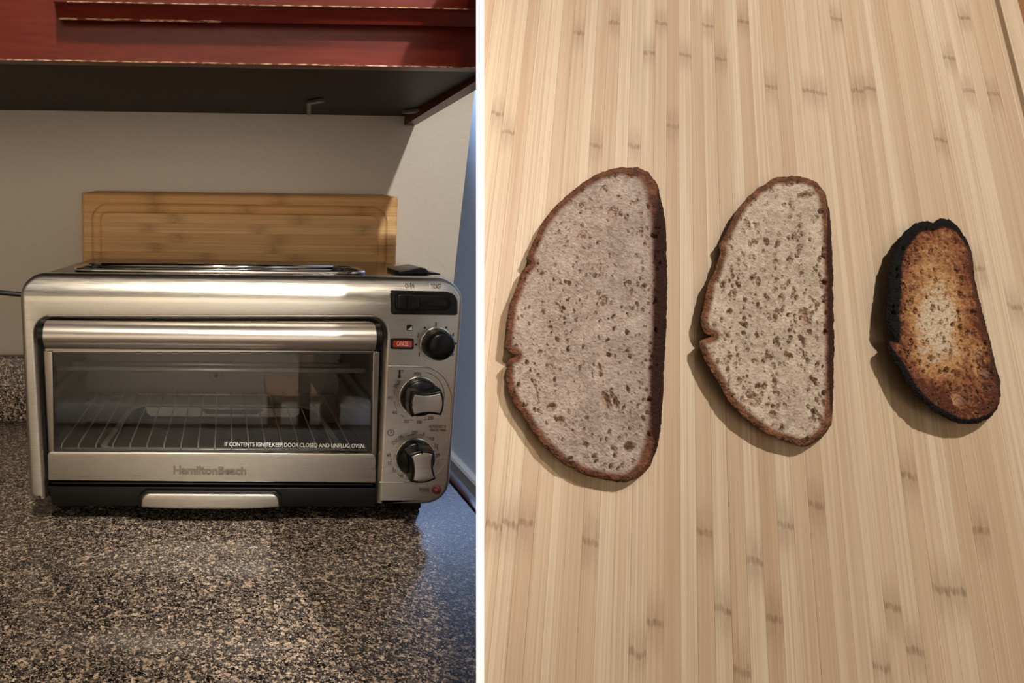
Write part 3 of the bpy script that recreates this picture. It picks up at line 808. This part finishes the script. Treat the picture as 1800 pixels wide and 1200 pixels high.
def stl(px, py, h=0.0): q = st(px, py, h); return Vector((q.x-base_s, q.y-base_t))
# clip line: left side of the board (under the added white seam strip)
cl0, cl1 = stl(847, 1400), stl(847, -160)
def clip(poly, p, q):
    d = q-p; out = []
    def side(a): return d.x*(a.y-p.y)-d.y*(a.x-p.x)
    for i in range(len(poly)):
        a, b = poly[i-1], poly[i]; sa_, sb_ = side(a), side(b)
        if (sa_ <= 0) != (sb_ <= 0):
            t = sa_/(sa_-sb_); out.append(a+(b-a)*t)
        if sb_ <= 0: out.append(b)
    return out
wst = abs(stl(1165/3.75+845, 50).x-stl(1630/3.75+845, 50).x)/6.0
s_rim = stl(1757, 2).x                                       # inner edge of the rim
s_end = stl(1789, 2).x
gw_ = .0075
s_g0 = s_rim-gw_
t_lo, t_hi = 0.0, stl(1800, -18).y
knots = [(1020,58),(1086,42),(1167,42),(1144,93),(1249,46),(1310,38),(1208,97),(1270,104),(876,200),(890,232),(1052,257),(1119,258),(1186,222),(1467,33),(1352,152),(1415,158),(1435,162),(1452,165),(1500,158),(1525,155),
 (1673,103),(1705,160),(1745,165),(1660,248),(1700,32),(880,926),(900,922),(918,918),(1046,953),(1240,935),(1155,1095),(1270,1072),(1127,1150),(1303,1180),(1320,983),(1423,885),(1372,922),(1354,1085),(1600,837),(1720,932),
 (1650,1035),(1675,1038),(1577,1070),(1612,1145),(1557,1175),(1720,470),(1790,540)]
kn = {}
kst = [stl(*k) for k in knots]
i = 0; s1 = s_g0
TH = .0075
while True:
    sa_, sb_ = s1-wst, s1
    poly = [Vector((sa_+.00002, t_lo)), Vector((sb_-.00002, t_lo)), Vector((sb_-.00002, t_hi)), Vector((sa_+.00002, t_hi))]
    poly = clip(poly, cl0, cl1)
    if len(poly) < 3: break
    dz = random.uniform(-.00006, 0)
    n = len(poly)
    # slightly eased top edge
    cen = sum(poly, Vector((0, 0)))/n
    v = [(p.x, p.y, -TH) for p in poly]+[(p.x, p.y, dz-.0001) for p in poly]
    v += [(p.x+(.00006 if p.x < (sa_+sb_)/2 else -.00006), p.y, dz) for p in poly]
    f = [list(range(n))[::-1], list(range(2*n, 3*n))]
    for lv_ in (0, 1):
        f += [[lv_*n+k, lv_*n+(k+1) % n, (lv_+1)*n+(k+1) % n, (lv_+1)*n+k] for k in range(n)]
    o = bpy.data.objects.new('bamboo_strip', mesh(v, f)); COL.objects.link(o); o.parent = bd
    o.data.materials.append(M['bamboo'])
    ks = sorted([k.y for k in kst if sa_ <= k.x < sb_])[:3]
    while len(ks) < 3: ks.append(-9.0)
    for nm, kk in zip(('k1', 'k2', 'k3'), ks): o[nm] = kk
    s1 -= wst; i += 1
    if i > 80: break
# groove and rim along the right side
v = []; f = []
ng = 9
for k in range(ng):
    t = k/(ng-1); sx_ = s_g0+gw_*t
    d = -.0045*math.sqrt(max(0, 1-(2*t-.85)**2/1.35)) if t < .97 else -.003
    if k == 0: d = 0
    v += [(sx_, t_lo, d), (sx_, t_hi, d)]
for k in range(ng-1): f.append([2*k, 2*k+2, 2*k+3, 2*k+1])
v += [(s_g0, t_lo, -TH), (s_rim, t_lo, -TH), (s_rim, t_hi, -TH), (s_g0, t_hi, -TH)]
q = 2*ng; f += [[q+3, q+2, q+1, q]]
o = bpy.data.objects.new('juice_groove', mesh(v, f)); COL.objects.link(o); o.parent = bd; o.data.materials.append(M['bamboo'])
for nm in ('k1', 'k2', 'k3'): o[nm] = -9.0
o = bpy.data.objects.new('rim_strip', box(s_rim+.0001, s_end, t_lo, t_hi, -TH, .0004, .0006, 2)); COL.objects.link(o); o.parent = bd; o.data.materials.append(M['bamboo'])
for nm in ('k1', 'k2', 'k3'): o[nm] = -9.0
c0_, c1_ = stl(900, 1400), stl(900, -160)
poly = clip([Vector((stl(851, 1300).x-.1, t_lo)), Vector((s_end-.001, t_lo)), Vector((s_end-.001, t_hi)), Vector((stl(851, 1300).x-.1, t_hi))], c0_, c1_)
o = bpy.data.objects.new('board_core', prism([(p.x, p.y) for p in poly], 'z', -.026, -TH-.0002)); COL.objects.link(o); o.parent = bd; o.data.materials.append(M['bamboo'])
for nm in ('k1', 'k2', 'k3'): o[nm] = -9.0
# brown wooden panel that the board lies on, leaning from the floor
d0, d1 = stl(1480, 1400), stl(1480, -160)
tfloor = -((B0.z)/TA.z)+.003
poly = clip([Vector((stl(851, 1300).x-.2, t_lo-.02)), Vector((s_end+.20, t_lo-.02)), Vector((s_end+.20, t_hi+.03)), Vector((stl(851, 1300).x-.2, t_hi+.03))], d0, d1)
pb0 = B0
pnl = bpy.data.objects.new('table_top', prism([(p.x, p.y) for p in poly], 'z', -.046, -.0262)); COL.objects.link(pnl)
pnl.matrix_world = Matrix.Translation(B0) @ FR; pnl.data.materials.append(M['brown'])
setp(pnl, 'brown wooden table top beneath the large bamboo board', 'table')

# added white strip, made up to draw the dividing line between the two displays
cor = []
for h in (.0045, -.03):
    for (x, y) in ((837, 1226), (851, 1226), (851, -110), (837, -110)):
        cor.append(bp(x+(.6 if h < 0 and x < 840 else 0), y, h))
me = mesh(cor, [[0, 1, 2, 3], [7, 6, 5, 4], [0, 4, 5, 1], [1, 5, 6, 2], [2, 6, 7, 3], [3, 7, 4, 0]])
bm = bmesh.new(); bm.from_mesh(me); bmesh.ops.recalc_face_normals(bm, faces=bm.faces[:]); bm.to_mesh(me); bm.free()
structure('seam_strip', me, M['white'])

# ---- bread
def m_crumb(name, c_lo, c_hi, crust_in, crust_out, toast=None, rough=.8, cell=(152, 118, 94)):
    m, nt, b = mat(name)
    mp = mapping(nt, (1, 1, 1))
    n1 = nd(nt, 'ShaderNodeTexNoise'); n1.inputs['Scale'].default_value = 330; n1.inputs['Detail'].default_value = 5; n1.inputs['Roughness'].default_value = .65
    n2 = nd(nt, 'ShaderNodeTexVoronoi', feature='SMOOTH_F1'); n2.inputs['Scale'].default_value = 760
    n3 = nd(nt, 'ShaderNodeTexNoise'); n3.inputs['Scale'].default_value = 55; n3.inputs['Detail'].default_value = 4
    for n in (n1, n2, n3): nt.links.new(mp.outputs[0], n.inputs[0])
    mixv = mth(nt, 'ADD', mth(nt, 'MULTIPLY', n1.outputs[0], .6), mth(nt, 'MULTIPLY', n3.outputs[0], .4))
    c = ramp(nt, [(.36, c_lo), (.62, c_hi)], mixv).outputs[0]
    if toast:
        at_ = nd(nt, 'ShaderNodeAttribute', attribute_name='toast')
        tf = mth(nt, 'ADD', at_.outputs['Fac'], mth(nt, 'MULTIPLY_ADD', mixv, 2.2, -1.1))
        c = mixc(nt, ramp(nt, [(.18, (0, 0, 0)), (.42, (255, 255, 255))], tf).outputs[0], c, rgba(toast[0]))
        c = mixc(nt, ramp(nt, [(.48, (0, 0, 0)), (.78, (255, 255, 255))], tf).outputs[0], c, rgba(toast[1]))
        c = mixc(nt, ramp(nt, [(.85, (0, 0, 0)), (1.05, (255, 255, 255))], tf).outputs[0], c, rgba(toast[2]))
    at4 = nd(nt, 'ShaderNodeAttribute', attribute_name='cell')
    c = mixc(nt, mth(nt, 'MULTIPLY', at4.outputs['Fac'], .45), c, rgba(cell))
    at2 = nd(nt, 'ShaderNodeAttribute', attribute_name='crust')
    cf = mth(nt, 'ADD', at2.outputs['Fac'], mth(nt, 'MULTIPLY_ADD', mixv, .7, -.35))
    n4 = nd(nt, 'ShaderNodeTexNoise'); n4.inputs['Scale'].default_value = 190; n4.inputs['Detail'].default_value = 6; n4.inputs['Roughness'].default_value = .7
    nt.links.new(mp.outputs[0], n4.inputs[0])
    cc = ramp(nt, [(.30, tuple(int(v*.55) for v in crust_in)), (.5, crust_in), (.72, tuple(min(255, int(v*1.35)) for v in crust_in))], n4.outputs[0]).outputs[0]
    c = mixc(nt, ramp(nt, [(.18, (0, 0, 0)), (.62, (255, 255, 255))], cf).outputs[0], c, cc)
    at3 = nd(nt, 'ShaderNodeAttribute', attribute_name='dark')
    df = mth(nt, 'ADD', at3.outputs['Fac'], mth(nt, 'MULTIPLY_ADD', mixv, .6, -.30))
    c = mixc(nt, ramp(nt, [(.30, (0, 0, 0)), (.62, (255, 255, 255))], df).outputs[0], c, rgba(crust_out))
    nt.links.new(c, b.inputs['Base Color'])
    b.inputs['Roughness'].default_value = rough; b.inputs['Specular IOR Level'].default_value = .12
    b.inputs['Subsurface Weight'].default_value = .25; b.inputs['Subsurface Scale'].default_value = .0022; b.inputs['Subsurface Radius'].default_value = (1.0, .55, .35)
    hh = mth(nt, 'ADD', mth(nt, 'MULTIPLY', n1.outputs[0], .9), n2.outputs[0])
    bump(nt, b, hh, .9, .0015)
    return m

def resample(pts, n):
    p = np.array(pts+[pts[0]], float); d = np.r_[0, np.cumsum(np.hypot(*np.diff(p, axis=0).T))]
    t = np.linspace(0, d[-1], n, endpoint=False)
    return np.c_[np.interp(t, d, p[:, 0]), np.interp(t, d, p[:, 1])], t
def smooth_closed(a, k=1):
    for _ in range(k): a = (np.roll(a, 1, 0)+2*a+np.roll(a, -1, 0))/4
    return a

def slice_of(name, label, ol, cen, thick, lift, pits, npit, crust_w, dark_fn, toast_fn, mat_, seed, pit_scale=1.0, shift=(0, 0), size_rng=(1.2, 4.4)):
    """ol: outline of the cut face; the loaf was cut at a slant, so the under side sits a little to the right"""
    rs = np.random.RandomState(seed)
    NA, NR = 640, 130
    o2, tt = resample(ol, NA)
    o2 = smooth_closed(o2, 2)
    jit = smooth_closed(rs.randn(NA, 1), 1)*.55 + smooth_closed(rs.randn(NA, 1), 10)*1.3
    rad = o2-np.array(cen); rl = np.hypot(rad[:, 0], rad[:, 1])[:, None]
    o2 = o2 + rad/rl*jit
    rr = np.linspace(0, 1, NR+1)[1:]**.85
    os_ = smooth_closed(o2, 160)
    wr = (rr**7)[:, None, None]
    P = cen+(os_[None]*(1-wr)+o2[None]*wr-cen)*rr[:, None, None]                   # NR x NA x 2, pixels
    flat = np.vstack([np.array([cen]), P.reshape(-1, 2)])
    # distance to the outline
    dist = np.empty(len(flat))
    for k in range(0, len(flat), 2000):
        ch = flat[k:k+2000].astype(np.float32); dist[k:k+2000] = np.sqrt(((ch[:, None]-o2[None, ::2].astype(np.float32))**2).sum(2)).min(1)
    # height in millimetres above the under side
    h = np.full(len(flat), thick)
    edge = np.clip(1-dist/7.0, 0, 1); h -= .0016*edge**2
    h += .0004*np.sin(flat[:, 0]*.06+seed)*np.sin(flat[:, 1]*.045)
    allp = list(pits)
    lo, hi = o2.min(0), o2.max(0)
    while len(allp) < npit:
        x, y = rs.uniform(lo[0], hi[0]), rs.uniform(lo[1], hi[1])
        kk = np.argmin(((flat-np.array([x, y]))**2).sum(1))
        if dist[kk] < 8: continue
        r = size_rng[0]+(size_rng[1]-size_rng[0])*rs.rand()**2.4
        allp.append((x, y, r*rs.uniform(.6, .9), r*rs.uniform(1.0, 1.5), rs.uniform(-40, 40), r*.00055*rs.uniform(.5, 1.2)))
    for (x, y, ra, rb, an, dp) in allp:
        dx, dy = flat[:, 0]-x, flat[:, 1]-y
        m_ = (np.abs(dx) < 2*rb+2*ra) & (np.abs(dy) < 2*rb+2*ra)
        ca, sa = math.cos(math.radians(an)), math.sin(math.radians(an))
        u_ = (dx[m_]*ca+dy[m_]*sa)/ra; w_ = (-dx[m_]*sa+dy[m_]*ca)/rb
        q_ = u_*u_+w_*w_
        h[m_] -= pit_scale*1.25*dp*(lambda t_: t_*t_*(3-2*t_))(np.clip((1.25-q_)/1.05, 0, 1))
    h = np.maximum(h, .0012)
    cellf = np.clip((thick-.0006-h)/.0012, 0, 1)*(dist > 6)
    lf = lift(flat[:, 0], flat[:, 1])
    # to world
    def world(p, hh):
        dx = (p[:, 0]-CX)/F; dy = (CY-p[:, 1])/F
        d = dx[:, None]*np.array(RT)+dy[:, None]*np.array(UP)+np.array(FW)
        t = (hh+EN.dot(O0-C))/(d@np.array(EN))
        return np.array(C)+d*t[:, None]
    # nominal surface position by pixel, then relief along the board's normal
    top_ = world(flat, thick+lf)+np.outer(h-thick, np.array(EN))
    rings = [top_]
    nb = 6
    bulge = [0, 1.5, 2.2, 2.4, 2.0, 1.0, 0]
    outw = (o2-cen)/np.hypot(*(o2-cen).T)[:, None]
    lfo = lift(o2[:, 0], o2[:, 1])
    for k in range(1, nb+1):
        t = k/nb
        pp_ = o2+outw*bulge[k]*.5+np.array(shift)*t+rs.randn(NA, 1)*.35*outw
        rings.append(world(pp_, (thick-.0016)*(1-t)+lfo+(.0 if k < nb else .00005)))
    botc = world(np.array([[cen[0]+shift[0], cen[1]+shift[1]]]), np.array([lift(np.array([cen[0]]), np.array([cen[1]]))[0]+.00005]))
    V = np.vstack(rings+[botc])
    nT = len(top_)
    crust = np.clip(1.15-dist/crust_w(flat[:, 0], flat[:, 1]), 0, 1)
    dark = dark_fn(flat[:, 0], flat[:, 1], dist)
    toa = toast_fn(flat[:, 0], flat[:, 1], dist) if toast_fn else np.zeros(len(flat))
    dside = dark_fn(o2[:, 0], o2[:, 1], np.zeros(NA))
    full = lambda a, b: np.concatenate([a, np.tile(b, nb), [b.mean()]])
    A_ce = full(cellf, np.zeros(NA))
    A_cr, A_dk, A_to = full(crust, np.ones(NA)), full(dark, np.clip(dside+.25, 0, 1)), full(toa, np.ones(NA))
    # faces; crumb face (inside) and crust (outer rings, sides, under side) are separate parts
    def vid(r, a): return 1+r*NA+(a % NA)
    split = NR-13
    fa, fb = [], []
    for a in range(NA): fa.append((0, vid(0, a+1), vid(0, a)))
    for r in range(NR-1):
        tgt = fa if r < split else fb
        for a in range(NA): tgt.append((vid(r, a), vid(r, a+1), vid(r+1, a+1), vid(r+1, a)))
    for k in range(nb):
        for a in range(NA):
            def rid(kk, aa): return vid(NR-1, aa) if kk == 0 else nT+(kk-1)*NA+(aa % NA)
            fb.append((rid(k, a), rid(k, a+1), rid(k+1, a+1), rid(k+1, a)))
    last = nT+(nb-1)*NA; bc = len(V)-1
    for a in range(NA): fb.append((last+a, last+(a+1) % NA, bc))
    base = botc[0]
    root = empty(name, Vector(base), label=label, cat='bread', group='bread slices on the large bamboo board')
    for nm, fl in (('crumb', fa), ('crust', fb)):
        used = np.unique(np.concatenate([np.array(x) for x in fl])) if False else np.unique(np.fromiter((i for x in fl for i in x), dtype=np.int64))
        remap = -np.ones(len(V), int); remap[used] = np.arange(len(used))
        me = bpy.data.meshes.new(nm)
        me.from_pydata((V[used]-base).tolist(), [], [tuple(int(remap[i]) for i in x) for x in fl])
        for an_, arr in (('crust', A_cr), ('dark', A_dk), ('toast', A_to), ('cell', A_ce)):
            at_ = me.attributes.new(an_, 'FLOAT', 'POINT'); at_.data.foreach_set('value', arr[used].astype(np.float32))
        me.update()
        bm = bmesh.new(); bm.from_mesh(me); bmesh.ops.recalc_face_normals(bm, faces=bm.faces[:])
        ref = [f_ for f_ in bm.faces][0]
        if nm == 'crumb' and ref.normal.dot(EN) < 0:
            bmesh.ops.reverse_faces(bm, faces=bm.faces[:])
        bm.to_mesh(me); bm.free()
        ob = bpy.data.objects.new(nm, me); COL.objects.link(ob); ob.parent = root
        me.materials.append(mat_)
        me.polygons.foreach_set('use_smooth', [True]*len(me.polygons))
    return root

OL1 = [(1091,293.5),(1119,295),(1137,301.5),(1154,326),(1160,352),(1166,380),(1169,435),(1170,506),(1168.5,560),(1167,600),(1163,680),(1159,747),(1153,781),(1142,813),(1123,835),(1097,845),(1070,843),(1030,833),(990,813),(955,781),(929,744),(910,715),(897,693),(891,667),(890,637),(897,629),(909,625),(900,619),(887,612),(890,592),(892,572),(896,534),(908,504),(919,473),(934,462),(925,456),(932,438),(950,396),(972,366),(1005,336),(1029,318),(1057,303),(1073,297)]
OL2 = [(1391,309.5),(1417,312),(1436,322),(1449,340),(1456,368),(1460,420),(1462,485),(1463.5,593),(1463.5,658),(1462,723),(1460,745),(1443,767),(1421,781),(1404,781),(1373,771),(1339,754),(1308,732),(1282,702),(1261,667),(1241,632),(1232.5,611),(1229.5,598),(1240,594),(1257,589),(1243,585),(1235,574),(1234,554),(1239,533),(1245.5,498),(1261,468),(1269,440),(1265,429),(1278,407),(1293,374.5),(1313,348.5),(1334,329),(1360,314)]
OL3 = [(1654,383),(1668,386),(1682,398),(1696,418),(1706.5,440.5),(1710,465),(1712,493),(1720.5,528),(1731,570),(1740,601),(1748.5,640),(1757,668),(1757,696),(1752,717),(1738,734),(1717,743),(1689,743),(1668,734),(1640,719),(1615.5,696),(1594.5,668),(1577,636),(1561,605),(1563,596),(1570,596),(1580,599),(1575,587),(1561,570),(1559.5,556),(1565,500),(1568,461),(1577,430),(1591,407),(1608,393),(1629,388),(1641,394),(1647,386)]

M['crumb1'] = m_crumb('rye_crumb', (124, 107, 96), (170, 153, 140), (92, 58, 42), (44, 24, 18))
M['crumb2'] = m_crumb('wheat_crumb', (144, 124, 107), (192, 174, 154), (100, 66, 46), (50, 28, 20))
M['crumb3'] = m_crumb('toasted_crumb', (168, 147, 122), (190, 170, 142), (70, 40, 26), (15, 12, 10), ((158, 117, 76), (120, 74, 46), (76, 41, 27)))

def sstep(x, a, b): t = np.clip((x-a)/(b-a), 0, 1); return t*t*(3-2*t)
# slice 1: dark crust on the straight right side
def dark1(x, y, d):
    right = sstep(x, 1118, 1150)*sstep(y, 300, 420)*(1-sstep(y, 720, 830))
    return np.clip(right*(1.25-d/26.), 0, 1)+.10*(d < 3)
pits1 = [(1077,373,8,12,35,.0022),(1022,415,6,16,35,.0012),(1128,404,4,8,0,.0015),(1127,373,4,5,0,.0015),(1060,528,8,10,20,.0022),(1052,515,4,5,0,.0022),(1105,497,5,5,0,.0018),(1053,470,5,9,10,.0014),(1108,308,8,5,20,.0016),
 (1071,623,5,4,30,.0026),(1066,703,7,17,-22,.0026),(1084,707,5,12,-15,.0022),(1076,694,3,7,-15,.0020),(940,675,3,14,-22,.0016),(970,715,10,7,-35,.0028),(985,738,8,7,-20,.0026),(1031,781,6,6,0,.0024),(1106,785,9,9,10,.0040),(1054,648,4,10,-5,.0016),
 (1072,760,3,6,-10,.002),(1004,805,5,4,0,.002),(1003,813,5,4,0,.002),(950,618,5,4,-30,.0016),(1081,800,4,5,0,.003),(980,540,5,10,-20,.0010),(968,575,4,4,0,.0014),(1007,635,5,8,-30,.0010),(1122,540,3,9,0,.0012)]
slice_of('bread_slice', 'largest pale bread slice at the left end of the row', OL1, np.array([1030., 575.]), .0088,
         lambda x, y: 0.0008*sstep(x, 960, 880)+.0012*sstep(y, 700, 840)*sstep(x, 1060, 930), pits1, 900,
         lambda x, y: 16+14*sstep(x, 1090, 1150), dark1, None, M['crumb1'], 3, 1.0, (3, 2))
# slice 2
def dark2(x, y, d):
    right = sstep(x, 1430, 1458)*sstep(y, 330, 450)*(1-sstep(y, 660, 740))
    return np.clip(right*(1.15-d/12.), 0, 1)+.15*(d < 3)
pits2 = [(1417,342,15,6,-12,.0036),(1389,380,4,4,0,.003),(1404,437,5,9,25,.0026),(1388,457,6,7,10,.0022),(1415,556,11,16,-12,.0036),(1436,540,3,8,0,.0034),(1441,455,4,7,20,.003),(1412,601,4,11,-10,.0034),(1386,553,4,4,0,.003),
 (1366,602,6,9,-20,.0022),(1362,672,5,8,-15,.0026),(1334,680,6,8,-20,.0030),(1327,703,13,12,-20,.0032),(1360,728,7,8,-10,.0026),(1432,724,6,8,10,.0040),(1448,690,4,5,0,.003),(1420,633,3,6,0,.003),(1343,440,4,3,0,.002),(1305,570,8,3,35,.002),(1415,774,9,5,0,.002),
 (1389,324,7,4,0,.0018),(1315,395,4,8,25,.0016),(1330,396,3,6,20,.002),(1405,400,5,10,30,.0022),(1301,668,4,7,-20,.002),(1443,735,4,5,0,.003),(1307,585,4,4,0,.0026),(1383,625,5,8,-15,.002)]
slice_of('bread_slice', 'middle bread slice with open crumb and a notched left crust', OL2, np.array([1360., 550.]), .0085,
         lambda x, y: .0026*sstep(x, 1330, 1235)*sstep(y, 380, 600)+.0022*sstep(y, 600, 780)*sstep(x, 1450, 1330), pits2, 780,
         lambda x, y: 15+3*sstep(x, 1420, 1460), dark2, None, M['crumb2'], 11, .9, (2, 2), (1.4, 5.4))
# slice 3: toast with charred rim
def dark3(x, y, d):
    left = sstep(x, 1690, 1600)
    w = 17*sstep(y, 600, 560)*sstep(x, 1640, 1575)+11*sstep(y, 450, 395)*sstep(x, 1712, 1650)+5*sstep(y, 590, 640)+2.5
    w = np.where((x > 1690) & (y > 430) & (y < 715), 1.0, w)
    mask = 1-.75*sstep(x, 1676, 1706)*sstep(y, 405, 440)*(1-sstep(y, 715, 742))
    return np.clip(1.35-d/w*.8, 0, 1)*mask
def toast3(x, y, d):
    c = 1-np.exp(-(((x-1650)/42.)**2+((y-570)/75.)**2))
    c = c*.75+.40*np.clip(1-d/38., 0, 1)+.22*sstep(y, 640, 690)
    pale = np.exp(-(((x-1683)/12.)**2+((y-700)/18.)**2))+np.exp(-(((x-1722)/8.)**2+((y-640)/30.)**2))+.4*np.exp(-(((x-1622)/20.)**2+((y-468)/10.)**2))
    return np.clip(c-.55*pale, 0, 1.1)
pits3 = [(1688,697,14,17,-12,.0030),(1724,640,8,28,-8,.0032),(1688,518,5,8,-20,.003),(1611,444,5,6,0,.0026),(1635,443,4,5,0,.0024),(1682,472,4,9,-5,.0024),(1690,493,4,10,0,.0022),(1641,540,4,8,5,.0028),(1602,530,5,6,0,.0028),(1592,543,3,8,0,.0026),(1609,546,4,6,0,.0026),(1631,522,3,3,0,.003),(1605,506,3,5,0,.003),(1664,650,5,6,0,.0024),(1679,657,7,9,-30,.0024),(1637,630,6,6,0,.0024),(1675,570,4,4,0,.003),(1689,575,4,6,0,.003),(1710,550,5,6,0,.0026),(1645,493,4,6,0,.002),(1740,655,8,14,-25,.0022),(1618,637,3,5,0,.0024)]
slice_of('bread_slice', 'smallest slice, toasted brown with a charred black left crust', OL3, np.array([1655., 575.]), .0085,
         lambda x, y: .0006+.0035*sstep(x, 1740, 1580)*sstep(y, 380, 520)+.0012*sstep(x, 1720, 1580)+.002*sstep(y, 600, 740), pits3, 520,
         lambda x, y: 8+0*x, dark3, toast3, M['crumb3'], 23, 1.0, (1, 1), (1.4, 4.4))

# ------------------------------------------------------------------ furniture behind the camera, mirrored in the oven's glass
def stool(name, x, y, w, d, h, label, cat):
    r = empty(name, (x, y, 0), label=label, cat=cat)
    link('seat' if cat == 'stool' else 'table_board', box(x-w/2, x+w/2, y-d/2, y+d/2, h-.035, h, .006, 1), M['stool'], r)
    for sx in (-1, 1):
        for sy in (-1, 1):
            link('leg', box(x+sx*(w/2-.04)-.022, x+sx*(w/2-.04)+.022, y+sy*(d/2-.04)-.022, y+sy*(d/2-.04)+.022, 0, h-.0352), M['stool'], r)
    return r
stool('wooden_table', .52, -.95, .5, .7, .74, 'wooden table mirrored in the right part of the oven glass', 'table')
stool('wooden_stool', .36, -1.75, .34, .34, .45, 'low wooden stool mirrored beside the table in the oven glass', 'stool')
